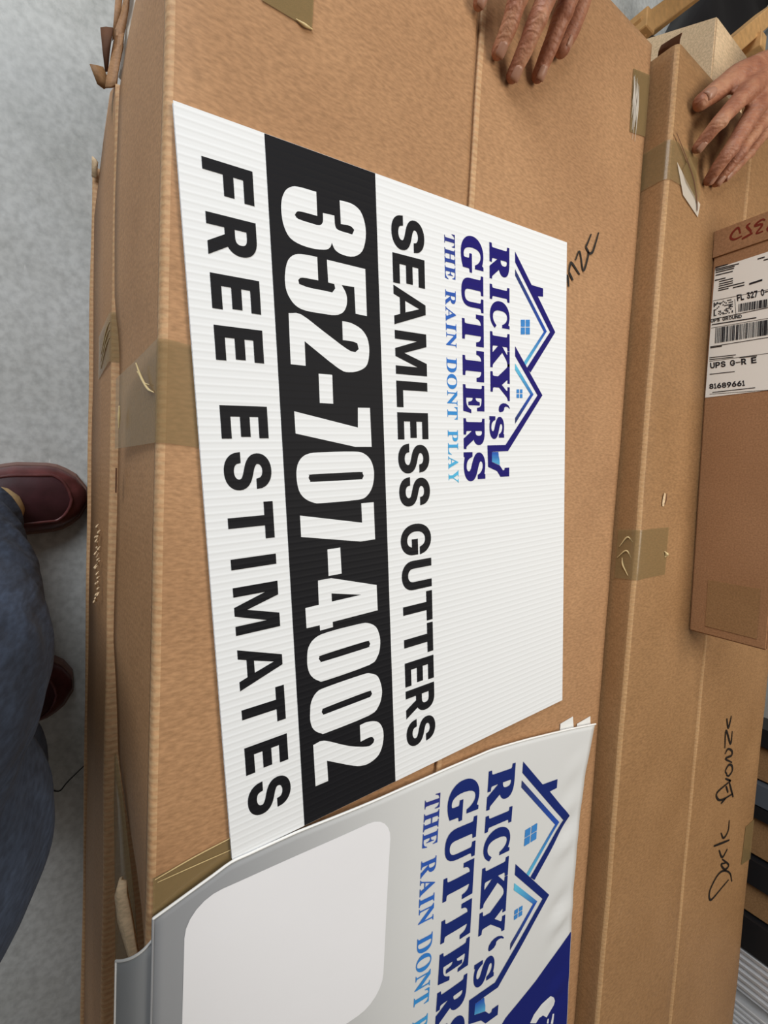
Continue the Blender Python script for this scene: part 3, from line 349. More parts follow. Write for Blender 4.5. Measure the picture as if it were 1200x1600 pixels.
[2580,894],[2571,926],[2566,962],[2564,1006],[2563,1068],[2561,1168],[2561,1286],[2563,1382],[2566,1433],[2572,1462],[2582,1486],[2598,1514],[2618,1538],[2641,1558],[2668,1573],[2699,1584],[2730,1591],[2761,1595],[2792,1595],[2824,1592],[2856,1586],[2887,1578],[2917,1567],[2944,1551],[2969,1532],[2990,1509],[3005,1490],[3016,1467],[3024,1413],[3027,1300],[3028,1157],[3027,1044],[3026,991],[3025,969],[3019,948],[3007,916],[2991,884],[2972,857],[2950,835],[2924,817],[2893,804],[2852,795],[2806,790]],[[2791,904],[2782,905],[2775,909],[2767,912],[2764,906],[2761,901],[2759,944],[2758,1088],[2757,1281],[2758,1425],[2761,1471],[2765,1468],[2769,1465],[2797,1477],[2807,1472],[2816,1467],[2823,1460],[2827,1464],[2829,1467],[2830,1422],[2830,1283],[2829,1097],[2828,958],[2826,914],[2823,916],[2819,919],[2810,913],[2800,907]]],[[[3061,1438],[3062,1579],[3432,1580],[3434,1414],[3316,802],[3122,802],[3251,1439]]],[[[3465,1055],[3464,1189],[3717,1192],[3718,1054]]],[[[3743,944],[3743,1080],[3898,1578],[4160,1580],[4169,1073],[4220,1074],[4224,940],[4171,939],[4170,806],[3978,805],[3974,940]],[[3890,1075],[3965,1397],[3970,1075]]],[[[4456,796],[4422,799],[4387,804],[4355,815],[4329,831],[4305,852],[4286,880],[4272,910],[4263,947],[4257,1008],[4253,1115],[4253,1245],[4254,1349],[4256,1403],[4259,1432],[4267,1458],[4282,1492],[4303,1525],[4329,1552],[4362,1571],[4400,1584],[4439,1593],[4478,1597],[4517,1596],[4554,1591],[4588,1584],[4619,1573],[4646,1555],[4670,1540],[4690,1518],[4706,1455],[4716,1311],[4722,1126],[4724,984],[4723,926],[4717,912],[4706,899],[4688,873],[4664,847],[4637,827],[4610,813],[4579,803],[4549,797],[4519,794],[4488,794]],[[4494,911],[4476,919],[4472,915],[4469,911],[4465,955],[4459,1093],[4453,1279],[4450,1418],[4453,1466],[4458,1468],[4465,1465],[4472,1472],[4481,1475],[4489,1477],[4514,1463],[4516,1469],[4518,1474],[4520,1431],[4524,1292],[4529,1105],[4531,965],[4531,922],[4528,926],[4526,930]]],[[[4992,796],[4957,799],[4921,803],[4889,813],[4859,828],[4833,847],[4813,872],[4801,894],[4796,921],[4792,980],[4787,1101],[4784,1253],[4783,1372],[4785,1426],[4789,1447],[4799,1467],[4813,1498],[4831,1529],[4858,1554],[4899,1573],[4950,1587],[4996,1595],[5032,1597],[5065,1593],[5097,1586],[5129,1576],[5160,1561],[5186,1540],[5208,1522],[5225,1496],[5238,1432],[5246,1290],[5249,1108],[5249,970],[5249,918],[5246,909],[5237,899],[5220,873],[5198,846],[5173,825],[5146,810],[5117,801],[5086,795],[5056,792],[5024,793]],[[5025,913],[5016,915],[5008,919],[5000,923],[4998,921],[4996,918],[4993,962],[4987,1099],[4981,1281],[4978,1419],[4980,1465],[4986,1466],[4993,1467],[5018,1477],[5026,1471],[5034,1465],[5041,1456],[5044,1457],[5045,1454],[5047,1408],[5050,1275],[5054,1098],[5057,966],[5057,923],[5056,925],[5054,927],[5044,922],[5034,916]]],[[[5321,809],[5316,843],[5310,877],[5320,923],[5358,994],[5412,1078],[5458,1154],[5489,1212],[5512,1261],[5531,1306],[5548,1348],[5560,1386],[5567,1417],[5565,1439],[5557,1455],[5550,1470],[5521,1482],[5509,1476],[5496,1470],[5486,1462],[5480,1452],[5476,1440],[5474,1421],[5475,1392],[5479,1356],[5482,1320],[5304,1320],[5302,1345],[5299,1369],[5299,1397],[5304,1429],[5311,1463],[5322,1493],[5334,1518],[5350,1539],[5372,1558],[5401,1574],[5437,1588],[5476,1595],[5519,1596],[5565,1591],[5607,1582],[5645,1568],[5680,1550],[5708,1527],[5728,1496],[5742,1461],[5750,1426],[5754,1393],[5752,1361],[5745,1328],[5738,1299],[5726,1269],[5700,1219],[5654,1139],[5594,1040],[5534,941],[5747,944],[5745,810]]]],"logo":{"roof":[[[305,3617],[626,3905],[630,4114],[727,4115],[736,4016],[1119,4352],[1649,3885],[1595,3825],[1129,4251],[420,3617]]],"gutter":[[[1910,4110],[1364,3614],[1478,3614],[1914,4018],[2519,3446],[2523,3145],[2770,3153],[2825,3300],[2895,3358],[2897,3506],[2791,3507],[2792,3430],[2818,3424],[2819,3397],[2762,3348],[2717,3216],[2598,3217],[2596,3323],[2594,3486]]],"water":[[[2600,3217],[2600,3322],[2655,3330],[2695,3342],[2756,3345],[2714,3216]]],"eave_a":[[[497,3617],[1128,4188],[1139,4132],[569,
3617]]],"eave_b":[[[1128,4188],[1569,3801],[1535,3769],[1139,4132]]],"eave_c":[[[1563,3614],[1906,3943],[1909,3885],[1637,3613]]],"eave_d":[[[1906,3943],[2270,3611],[2200,3612],[1909,3885]]],"panes":[[[1051,3714],[1041,3786],[1122,3786],[1131,3714]],[[1040,3799],[1030,3873],[1111,3873],[1120,3799]],[[1139,3714],[1130,3786],[1211,3786],[1220,3713]],[[1129,3799],[1120,3873],[1201,3874],[1210,3799]],[[1863,3638],[1860,3684],[1907,3683],[1909,3638]],[[1860,3697],[1857,3742],[1904,3742],[1906,3696]],[[1918,3638],[1916,3683],[1962,3683],[1964,3638]],[[1915,3696],[1913,3742],[1960,3742],[1962,3696]]]},"nze":[[[-4,4606],[-88,4651],[39,4691]],[[-143,4674],[-61,4769]],[[-143,4674],[-232,4689],[-266,4724],[-171,4899]],[[-322,4788],[-457,4864],[-241,4969],[-475,5050],[-528,5022],[-554,4987],[-620,5021],[-750,5080]],[[-508,5036],[-497,5080],[-540,5139],[-667,5188],[-822,5239]]],"dark":[[[6882,9954],[7105,10077],[6882,10169]],[[7498,10000],[7131,9979],[7478,10258],[7221,10279]],[[7622,10027],[7554,10157],[7649,10355],[7743,10357],[7727,10078],[7904,10411]],[[8082,10212],[7993,10135],[7913,10264],[7975,10426],[8096,10471],[8154,10316],[8090,10196]],[[8161,10171],[8299,10437],[8240,10335]],[[8307,10379],[8706,10648]],[[8297,10347],[8340,9837],[8490,9896],[8577,10114],[8622,10599]],[[8342,10238],[8516,10365]],[[8641,10070],[8603,10265]],[[9167,10566],[9395,10554],[9470,10361],[9303,10209]],[[9466,9928],[9631,10666]],[[9660,10196],[9889,10391],[9802,10612]],[[9933,10400],[10211,10761],[10231,10583],[10026,10360],[10093,10583]],[[10691,11022],[10441,10873],[10233,10523],[10211,10224],[10381,9945],[10559,9953],[10638,10082],[10600,10481],[10567,10838]]],"red":[[[162,356],[90,337],[63,312],[109,252],[166,232],[208,263],[217,312],[205,382]],[[64,475],[80,440],[108,441],[172,482],[207,489]],[[250,380],[217,512]],[[99,652],[76,624],[87,576],[117,538],[132,548],[136,606],[166,617],[241,559],[246,639]],[[210,720],[229,691],[270,702]]],"txt":[["FL 327 0-",[1145,373],[1166,754],[1049,358]],["UPS GROUND",[1371,33],[1409,447],[1319,27]],["UPS G-R E",[2090,68],[2119,673],[2000,58]],["81689661",[2412,74],[2432,548],[2330,66]]],"bars":[[[1042,44],[1096,753],3],[[1457,43],[1505,779],3],[[1748,43],[1779,796],5],[[1974,48],[2008,811],3],[[1325,35],[1353,770],5],[[2492,79],[2538,844],3],[[1104,337],[1362,371],3],[[536,44],[552,217],8],[[565,45],[594,360],8],[[589,50],[612,307],8],[[617,52],[638,301],8],[[659,54],[678,287],8],[[734,50],[745,197],8],[[772,110],[785,294],8],[[809,112],[821,296],8],[[841,111],[852,298],8],[[876,108],[895,446],8],[[906,105],[914,247],8],[[1408,49],[1457,629],8],[[1765,49],[1772,210],8],[[1917,45],[1946,403],6],[[1947,47],[1972,373],6],[[2179,64],[2196,403],6],[[2470,119],[2480,677],6],[[1999,453],[2016,671],6],[[925,302],[934,449],9],[[940,509],[933,668],14],[[613,591],[616,677],9],[[657,665],[660,726],8],[[1192,396],[1313,398],4],[[1194,411],[1314,413],3],[[1196,428],[1316,430],9],[[1198,448],[1317,450],3],[[1198,457],[1318,459],3],[[1200,474],[1320,476],6],[[1202,487],[1321,490],4],[[1203,503],[1322,505],6],[[1205,518],[1323,520],3],[[1206,531],[1325,533],4],[[1207,541],[1326,544],6],[[1209,559],[1327,562],4],[[1210,571],[1328,573],6],[[1212,589],[1330,591],6],[[1213,602],[1331,604],6],[[1215,623],[1333,625],4],[[1216,634],[1334,637],4],[[1218,652],[1335,654],6],[[1219,665],[1336,667],6],[[1221,678],[1337,680],6],[[1223,695],[1339,697],4],[[1224,712],[1340,715],9],[[1226,734],[1342,736],9],[[1229,758],[1344,760],4],[[1474,111],[1710,114],6],[[1475,130],[1711,134],3],[[1476,140],[1712,144],3],[[1478,158],[1713,162],6],[[1479,181],[1714,185],6],[[1481,197],[1715,201],4],[[1481,209],[1715,212],9],[[1483,230],[1716,233],9],[[1485,254],[1718,258],4],[[1486,270],[1718,274],9],[[1488,294],[1720,298],4],[[1489,310],[1720,313],3],[[1490,319],[1721,323],4],[[1491,335],[1722,339],4],[[1492,346],[1722,350],6],[[1493,362],[1723,365],6],[[1495,383],[1724,387],3],[[1495,393],[1724,397],6],[[1497,407],[1725,411],6],[[1498,425],[1726,429],3],[[1499,
439],[1727,443],6],[[1500,457],[1728,461],4],[[1502,476],[1728,480],3],[[1503,489],[1729,493],4],[[1504,507],[1730,512],6],[[1505,523],[1731,527],6],[[1507,544],[1732,548],4],[[1508,558],[1733,563],3],[[1509,572],[1733,576],3],[[1510,588],[1734,592],4],[[1512,603],[1735,607],6],[[1513,621],[1736,625],3],[[1514,637],[1736,641],4],[[1515,654],[1737,659],4],[[1516,664],[1738,669],3],[[1517,673],[1738,678],3],[[1518,683],[1739,688],4],[[1518,693],[1739,698],9],[[1520,712],[1740,717],6],[[1521,725],[1741,729],3],[[1522,738],[1741,742],9],[[1523,756],[1742,761],9],[[1525,775],[1743,779],4]],"blk":[[[1073,54],[1074,72],[1090,72],[1089,54]],[[1091,55],[1092,73],[1108,73],[1107,55]],[[1108,56],[1110,74],[1126,74],[1124,56]],[[1126,57],[1127,75],[1143,75],[1142,57]],[[1179,60],[1180,78],[1196,78],[1195,60]],[[1197,61],[1198,79],[1214,79],[1213,61]],[[1215,62],[1216,80],[1232,81],[1231,62]],[[1232,63],[1234,81],[1250,82],[1249,63]],[[1250,64],[1251,82],[1267,83],[1266,64]],[[1268,65],[1269,84],[1285,84],[1284,65]],[[1092,76],[1094,94],[1109,94],[1108,76]],[[1110,77],[1111,95],[1127,95],[1126,77]],[[1181,81],[1182,99],[1198,99],[1197,81]],[[1269,86],[1270,104],[1286,104],[1285,86]],[[1076,95],[1078,113],[1093,113],[1092,95]],[[1094,96],[1095,114],[1111,115],[1110,96]],[[1164,100],[1166,119],[1181,119],[1180,101]],[[1095,117],[1097,135],[1113,135],[1111,117]],[[1148,120],[1149,138],[1165,138],[1164,120]],[[1219,124],[1220,142],[1236,142],[1234,124]],[[1254,126],[1255,144],[1271,144],[1270,126]],[[1097,137],[1098,155],[1114,155],[1113,137]],[[1114,138],[1116,156],[1132,156],[1130,139]],[[1220,145],[1221,163],[1237,163],[1236,145]],[[1237,146],[1238,164],[1254,164],[1253,146]],[[1273,148],[1274,166],[1289,166],[1288,148]],[[1098,158],[1100,176],[1116,176],[1114,158]],[[1256,167],[1257,185],[1273,185],[1272,167]],[[1082,177],[1084,195],[1100,195],[1098,177]],[[1135,180],[1136,198],[1152,198],[1151,180]],[[1257,187],[1258,205],[1274,205],[1273,188]],[[1275,188],[1276,206],[1292,206],[1291,189]],[[1101,198],[1103,216],[1118,216],[1117,198]],[[1154,201],[1155,219],[1171,219],[1169,201]],[[1224,206],[1225,223],[1240,223],[1239,206]],[[1276,209],[1277,226],[1293,226],[1292,209]],[[1120,219],[1122,237],[1137,237],[1136,220]],[[1155,221],[1156,239],[1172,239],[1171,222]],[[1207,225],[1208,242],[1224,242],[1223,225]],[[1225,226],[1226,243],[1242,243],[1240,226]],[[1242,227],[1243,244],[1259,244],[1258,227]],[[1277,229],[1278,246],[1294,246],[1293,229]],[[1087,237],[1088,255],[1104,255],[1103,237]],[[1157,241],[1158,259],[1173,259],[1172,242]],[[1209,245],[1210,262],[1225,262],[1224,245]],[[1243,247],[1244,264],[1260,264],[1259,247]],[[1261,248],[1262,265],[1277,265],[1276,248]],[[1089,257],[1090,275],[1106,275],[1104,257]],[[1123,259],[1125,277],[1140,277],[1139,259]],[[1158,261],[1159,279],[1175,279],[1174,262]],[[1175,262],[1176,280],[1192,280],[1191,263]],[[1193,263],[1194,281],[1209,281],[1208,264]],[[1210,264],[1211,282],[1227,282],[1226,265]],[[1279,269],[1280,286],[1296,286],[1295,269]],[[1090,277],[1092,294],[1107,295],[1106,277]],[[1125,279],[1126,296],[1142,297],[1140,279]],[[1159,281],[1160,299],[1176,299],[1175,281]],[[1177,282],[1178,300],[1193,300],[1192,282]],[[1194,283],[1195,301],[1211,301],[1209,283]],[[1228,285],[1229,303],[1245,303],[1244,285]],[[1126,299],[1127,316],[1143,316],[1142,299]],[[1161,301],[1162,318],[1177,318],[1176,301]],[[1195,303],[1196,320],[1212,320],[1211,303]],[[1264,307],[1265,324],[1281,325],[1280,307]],[[1281,308],[1282,325],[1298,326],[1297,308]]],"white":[[[10339,4943],[10253,5015],[10185,5173],[10158,5365],[10234,5448],[10337,5505],[10397,5491],[10492,5328],[10398,5232],[10386,5147],[10427,5080]],[[10592,5339],[10532,5352],[10543,5383],[10618,5379]],[[10652,5432],[10520,5467],[10531,5499],[10686,5486]]]}

# ------------------------------------------------------------------ floor
bm = BM(); bmesh.ops.create_grid(bm, x_segments=2, y_segments=2, size=6); fl = obj('floor', bm, M['concrete']); fl['kind'] = 'structure'
bm = BM()
ribbon(bm, [(.79, -.120), (.785, -.105), (.80, -.085), (.785, -.07), (.74, -.02)], .0022, lambda x, y: (x, y, .0006))
o = obj('floor_crack', bm, M['black']); o['kind'] = 'structure'

# ------------------------------------------------------------------ cartons
Z1 = .496            # lid of the long front carton
def lerp_tab(tab, x):
    if x <= tab[0][0]: return tab[0][1]
    for (a, b), (c, d) in zip(tab, tab[1:]):
        if x <= c: return b+(d-b)*(x-a)/(c-a)
    return tab[-1][1]
def arc(cy, cz, r, a0, a1, n=5):
    return [(cy+r*cos(radians(a0+(a1-a0)*i/n)), cz+r*sin(radians(a0+(a1-a0)*i/n))) for i in range(n+1)]
def xs(x0, x1, step=.02):
    n = max(2, int((x1-x0)/step)); return [x0+(x1-x0)*i/n for i in range(n+1)]
def sheet_loft(bm, X, prof, jit=.0006, seed=0.0, mi=None):
    rings = []
    for x in X:
        pr = prof(x)
        rings.append([(x, y+jit*nz(x*9, y*7, z*7+seed), z+jit*nz(x*8+5, y*8, z*6+seed)) for y, z in pr])
    return loft(bm, rings, True, True, mi)

front = empty('long_carton', (.45, .3, .325), 'long brown carton on top of the near stack, lying under the white lettered sign', 'box', 'long cardboard cartons')
NB = [(-.372, .0), (-.2, -.014), (-.16, -.021), (-.11, -.027), (0, -.0295), (.1, -.0285), (.14, -.024), (.25, -.0225), (.45, -.0245), (.53, -.0205), (.58, -.018), (.64, -.010), (.70, .004), (.76, .012), (1.4, .014)]
def prof_body(x):
    yb = lerp_tab(NB, x); b = .006
    n = 6; face = []
    for i in range(n+1):
        t = i/n; zz = .327+(Z1-.0085-.327)*t
        yy = yb+(-.0035-yb)*(t**1.15); face.append((yy, zz))
    return face+[(-.003, Z1-.0045), (.02, Z1-.0042), (.6, Z1-.0042), (.618, Z1-.0045), (.62, Z1-.01), (.62, .327)]
bm = BM(); sheet_loft(bm, xs(-.372, 1.4), prof_body, .0010, 2.0); obj('carton_body', bm, M['kraft'], front, True)
def prof_near(x):
    return [(.288, Z1-.0038), (.02, Z1-.0038)]+[(-.0005+.0035*cos(radians(a)), Z1-.0075+.0032*sin(radians(a))) for a in (90, 140, 180)]+[(-.0048, Z1-.012)]+[(-.0056, Z1-.012)]+[(.0005+.006*cos(radians(a)), Z1-.006+.006*sin(radians(a))) for a in (180, 150, 120, 90)]+[(.03, Z1), (.1, Z1), (.2, Z1), (.284, Z1)]+[(.2875+.0025*cos(radians(a)), Z1-.0025+.0025*sin(radians(a))) for a in (80, 40, 0)]
k = len(prof_near(0)); mi = [0]*k
for i in range(5, 10): mi[i] = 1
bm = BM(); sheet_loft(bm, xs(-.372, 1.4, .012), prof_near, .0007, 5.0, mi); obj('carton_flap', bm, [M['kraft'], M['kraft_worn']], front, True)
def prof_far(x):
    return [(.616, Z1-.0038), (.297, Z1-.0038)]+[(.2965+.0025*cos(radians(a)), Z1-.0022+.0022*sin(radians(a))) for a in (200, 150, 110)]+[(.3005, Z1), (.4, Z1), (.5, Z1), (.612, Z1)]+[(.616+.005*cos(radians(a)), Z1-.005+.005*sin(radians(a))) for a in (80, 45, 10)]+[(.6215, Z1-.015), (.6205, Z1-.015)]
k = len(prof_far(0)); mi = [0]*k; mi[2] = mi[3] = mi[4] = 1
bm = BM(); sheet_loft(bm, xs(-.372, 1.4, .012), prof_far, .0007, 9.0, mi); obj('carton_flap', bm, [M['kraft'], M['kraft_worn']], front, True)

def tape_on(name, quadpts, parent, z, mat, n=6):
    """tape laid flat on a lid: outline in x, y"""
    bm = BM(); fill(bm, [quadpts], lambda x, y: (x, y, z), (1, 1, 1, 1))
    r = bmesh.ops.extrude_face_region(bm, geom=bm.faces[:]); vs = [e for e in r['geom'] if isinstance(e, bmesh.types.BMVert)]
    bmesh.ops.translate(bm, vec=(0, 0, -.0004), verts=vs); bmesh.ops.recalc_face_normals(bm, faces=bm.faces)
    return obj(name, bm, mat, parent)
# tape that wraps the near edge
bm = BM(); rings = []
for i in range(13):
    t = i/12; x = .170+.078*t
    bow = .010*sin(pi*t)
    rr = []
    for s in range(5):
        rr.append((x+.002*(1-s/4), .034-.032*s/4, Z1+.0010))
    for a in (100, 120, 140, 160, 178): rr.append((x, .0005+.0071*cos(radians(a)), Z1-.006+.0071*sin(radians(a))))
    for s in range(1, 9):
        v = s/8; z = Z1-.008-.111*v; y = -.0072-.0208*v**1.1; rr.append((x+.004*v*(1-2*t)+.010*v*(1 if t < .5 else .6), y, z))
    rings.append(rr)
loft(bm, rings, False, False); obj('packing_tape', bm, M['tape'], front, True, label='clear tape wrapped over the near edge of the carton')
for P, wd in (([(.183, -.0172, .455), (.196, -.0140, .466), (.206, -.0105, .479), (.210, -.0078, .491)], .0011), ([(.190, -.0165, .458), (.200, -.0125, .470), (.203, -.0100, .481)], .0008), ([(.213, -.0262, .405), (.222, -.0262, .404), (.232, -.0262, .403)], .0012)):
    bm = BM(); tube(bm, P, [wd*.5]+[wd]*(len(P)-2)+[wd*.4], 6, 5); obj('tape_crease', bm, M['fold'], front, True)
bm = BM(); box(bm, .268, .292, -.0268, -.0255, .367, .3715); obj('carton_slit', bm, M['dark_kraft'], front)
tape_on('packing_tape', [(-.21, .06), (-.108, .063), (-.109, .106), (-.21, .108)], front, Z1+.0011, M['tape'])
bm = BM(); tube(bm, [(-.1095, .092, Z1+.0013), (-.1085, .099, Z1+.002), (-.1095, .106, Z1+.0013)], [.0006, .0014, .0006], 6); obj('tape_crease', bm, M['fold'], front, True)
tape_on('packing_tape', [(-.318, .575), (-.33, .6165), (-.246, .6165), (-.236, .578)], front, Z1+.0011, M['tape'])
bm = BM()
for i in range(15):
    y = .577+.0010*i; x0 = -.312+.012*random.random()+.002*i*(i % 2); L = .030+.045*random.random()
    tube(bm, [(x0, y, Z1+.0013), (x0+L*.5, y+.0015*random.random(), Z1+.0022), (x0+L, y+.001, Z1+.0013)], [.0002, .0007, .0002], 5, 4)
obj('tape_crease', bm, M['tape_white'], front, True, label='white creases of scuffed clear tape')
# tape and torn flap at the crushed corner by the banner
tape_on('packing_tape', [(.598, -.001), (.588, .06), (.640, .075), (.66, .05), (.66, -.001)], front, Z1+.0011, M['tape'])
bm = BM()
ribbon(bm, [(.599, .000), (.592, .03), (.586, .066)], .0012, lambda x, y: (x, y, Z1+.0017)); ribbon(bm, [(.602, .002), (.600, .03), (.598, .062)], .0009, lambda x, y: (x, y, Z1+.0017))
obj('tape_crease', bm, M['fold'], front)
bm = BM()
def strip3(bm, rows, th=.0025):
    """folded paper strip: rows of (left, right) points, given a thickness"""
    top = [[Vector(a), Vector(b)] for a, b in rows]; rings = []
    for i, (a, b) in enumerate(top):
        p, q = top[max(i-1, 0)], top[min(i+1, len(top)-1)]
        n = ((q[0]+q[1])-(p[0]+p[1])).cross(b-a).normalized()*th
        mid = (a+b)*.5
        rings.append([a, mid+n*.6, b, b+n, mid+n*1.6, a+n])
    loft(bm, rings)
strip3(bm, [((.640, -.0175, .43), (.6415, -.015, .435)), ((.655, -.0225, .43), (.653, -.014, .436)), ((.676, -.0205, .435), (.672, -.0105, .44)), ((.706, -.0125, .44), (.702, -.006, .444)), ((.722, -.006, .444), (.719, -.002, .446))], .004)
obj('torn_flap', bm, M['kraft_pale'], front, True, label='torn pale cardboard flap at the crushed corner')
bm = BM(); strip3(bm, [((.56, -.0225, .36), (.562, -.0205, .37)), ((.62, -.022, .35), (.615, -.014, .385)), ((.70, -.020, .35), (.70, -.005, .40)), ((.80, -.018, .35), (.80, .002, .40))], .0006)
obj('packing_tape', bm, M['tape'], front, True)
# handwriting on the lid
bm = BM()
for s in DATA['nze']: ribbon(bm, [(x/1e4, y/1e4) for x, y in s], .0034, lambda x, y: (x, y, Z1+.0013))
obj('handwriting', bm, M['marker'], front, label='black marker handwriting ending in nze')

# lower cartons of the near stack, each pushed out a little further
def lower_carton(label, x0, x1, z0, z1, ytop, ybot, mats, seed, skew=0.0):
    root = empty('long_carton', ((x0+x1)/2, .3, z0), label, 'box', 'long cardboard cartons')
    def prof(x):
        wob = .0016*nz(x*3.1, seed)
        yt, yb = ytop+wob, ybot+wob+(.009*max(0, min(1, (x0+.06-x)/.06)) if skew else 0)
        return [(yb, z0), (yb+(yt-yb)*.55, z0+(z1-z0)*.6)]+[(yt+.0045+.0045*cos(radians(a)), z1-.0045+.0045*sin(radians(a))) for a in (185, 150, 120, 90)]+[(yt+.05, z1), (.6, z1), (.62, z1-.004), (.62, z0)]
    mi = [0, 0, 1, 1, 1, 1, 0, 0, 0, 0]
    bm = BM(); sheet_loft(bm, xs(x0, x1, .012), prof, .0009, seed, mi)
    for v in bm.verts:
        if v.co.x < x0+.06: v.co.x -= skew*(1-(v.co.x-x0)/.06)*min(.08, z1-v.co.z)
    obj('carton_body', bm, mats, root, True)
    return root
mid = lower_carton('brown carton in the middle of the near stack, its torn taped end hanging open', -.115, 1.4, .163, .3255, -.0305, -.0462, [M['kraft_lower'], M['kraft_worn']], 3.3, .5)
low = lower_carton('lowest brown carton of the near stack, resting on the concrete floor', -.115, 1.4, .0, .1625, -.0500, -.047, [M['kraft_lower'], M['kraft_worn']], 8.1)
bm = BM(); rings = []
for i in range(7):
    t = i/6; x = .108+.050*t; rings.append([(x, -.022, .3268), (x, -.0290, .3262), (x, -.0325, .321), (x+.004, -.0375, .27), (x+.006, -.0405, .235)])
loft(bm, rings, False, False); obj('packing_tape', bm, M['tape'], mid, True)
for dx in (.118, .126, .134):
    bm = BM(); tube(bm, [(dx, -.0325, .322), (dx+.006, -.0350, .305), (dx+.022, -.0385, .265)], [.0004, .0008, .0004], 5, 4); obj('tape_crease', bm, M['fold'], mid, True)
bm = BM()
for i in range(26):
    t = i/25; x = .33+.085*t+.004*random.random(); y = -.037-.0035*random.random(); z = .30-.03*random.random()
    tube(bm, [(x, y, z), (x+.004*random.random(), y-.002, z+.002), (x+.006, y-.001*random.random(), z-.003)], [.0004, .0011, .0004], 5, 3)
obj('scuffed_paper', bm, M['kraft_pale'], mid, True, label='scuffed white paper fibres on the side')
# torn end: folded strips of cardboard and tape
bm = BM(); strip3(bm, [((-.055, -.0300, .30), (-.058, -.0205, .31)), ((-.085, -.0320, .30), (-.09, -.0225, .31)), ((-.105, -.0330, .30), (-.108, -.0225, .31)), ((-.122, -.0320, .30), (-.124, -.0215, .315))], .0012); obj('packing_tape', bm, M['tape'], mid, True)
bm = BM(); strip3(bm, [((-.1165, -.0392, .312), (-.1185, -.0300, .320)), ((-.1250, -.0385, .310), (-.1338, -.0285, .313)), ((-.147, -.0352, .308), (-.160, -.0250, .316)), ((-.176, -.0310, .312), (-.1865, -.0215, .308)), ((-.197, -.0265, .308), (-.202, -.0205, .315)), ((-.2095, -.0245, .31), (-.2115, -.0205, .318)), ((-.27, -.020, .31), (-.27, -.014, .318))], .0016)
obj('torn_flap', bm, M['kraft_lower'], mid, True)
bm = BM(); strip3(bm, [((-.179, -.0433, .300), (-.181, -.0325, .305)), ((-.160, -.0410, .298), (-.162, -.0350, .302)), ((-.141, -.0388, .296), (-.1425, -.0365, .297))], .0016); obj('torn_flap', bm, M['dark_kraft'], mid, True, label='dark inner face of the torn end')
bm = BM(); strip3(bm, [((-.1313, -.0525, .312), (-.1396, -.0417, .304)), ((-.1209, -.0459, .304), (-.133, -.0375, .302)), ((-.1195, -.0400, .303), (-.1244, -.0326, .305))], .0015); obj('torn_flap', bm, M['kraft_fine'], mid, True)
bm = BM(); strip3(bm, [((-.174, -.0335, .298), (-.186, -.0290, .298)), ((-.205, -.0317, .298), (-.208, -.0255, .298)), ((-.26, -.029, .298), (-.26, -.022, .298))], .0015); obj('torn_flap', bm, M['kraft_lower'], mid, True)
bm = BM(); strip3(bm, [((-.137, -.0275, .304), (-.1345, -.0255, .306)), ((-.152, -.0255, .304), (-.149, -.0205, .31)), ((-.176, -.0225, .305), (-.170, -.0165, .312)), ((-.1935, -.0212, .306), (-.190, -.0150, .314)), ((-.212, -.0208, .306), (-.216, -.0130, .316)), ((-.28, -.019, .306), (-.28, -.011, .316))], .0008); obj('packing_tape', bm, M['tape_white'], mid, True, label='crumpled whitish tape')
bm = BM(); strip3(bm, [((-.100, -.0500, .168), (-.100, -.0445, .169)), ((-.117, -.0500, .169), (-.113, -.0445, .171)), ((-.122, -.0500, .172), (-.116, -.0445, .174))], .002); obj('torn_flap', bm, M['kraft_pale'], low, True)

# far cartons: tall ones standing side by side behind
def tall_carton(label, x0, x1, y0, y1, z1, seed):
    root = empty('tall_carton', ((x0+x1)/2, (y0+y1)/2, 0), label, 'box', 'cartons behind the near stack')
    def prof(x):
        wob = .002*nz(x*2.3, seed)
        return [(y0+wob, 0), (y0+wob, .25), (y0+wob, z1-.02)]+[(y0+wob+.009+.009*cos(radians(a)), z1-.009+.009*sin(radians(a))) for a in (180, 155, 130, 110, 90)]+[(y0+.03, z1), ((y0+y1)/2, z1+.0006), (y1-.03, z1)]+[(y1-.004+.004*cos(radians(a)), z1-.004+.004*sin(radians(a))) for a in (90, 45, 0)]+[(y1, .2), (y1, 0)]
    k = len(prof(0)); mi = [0]*k; mi[4] = mi[5] = 1
    bm = BM(); sheet_loft(bm, xs(x0, x1, .016), prof, .0010, seed, mi); obj('carton_body', bm, [M['kraft_fine'], M['kraft_worn_soft']], root, True)
    return root
Z2 = .53
c2 = tall_carton('brown carton directly behind the lettered one, patched with tape, a hand resting on its end', -.355, 1.5, .6235, .872, Z2, 4.4)
c3 = tall_carton('brown carton in the furthest row, with dark bronze handwritten on its lid', -.43, 1.5, .877, 1.197, Z2, 6.6)
# tape on the second carton
def wrap_tape(x0, x1, ylid, zdrop, y0, z1, parent, mat):
    bm = BM(); rings = []
    for i in range(9):
        x = x0+(x1-x0)*i/8
        rings.append([(x-.004, ylid, z1+.0015), (x-.002, y0+.03, z1+.0015), (x, y0+.010, z1+.0012)]+[(x, y0+.009+.0102*cos(radians(a)), z1-.009+.0102*sin(radians(a))) for a in (100, 130, 155, 178)]+[(x+.002, y0-.0013, z1-zdrop)])
    loft(bm, rings, False, False); return obj('packing_tape', bm, mat, parent, True)
wrap_tape(.318, .392, .708, .03, .6235, Z2, c2, M['tape'])
for P in ([(.336, .6245, .522), (.330, .6215, .515), (.345, .6210, .505)], [(.360, .6245, .522), (.350, .6215, .515), (.362, .6210, .503)], [(.362, .6215, .510), (.372, .6210, .512), (.386, .6222, .520)]):
    bm = BM(); tube(bm, P, [.0006, .0013, .0006], 6, 5); obj('tape_crease', bm, M['fold'], c2, True)
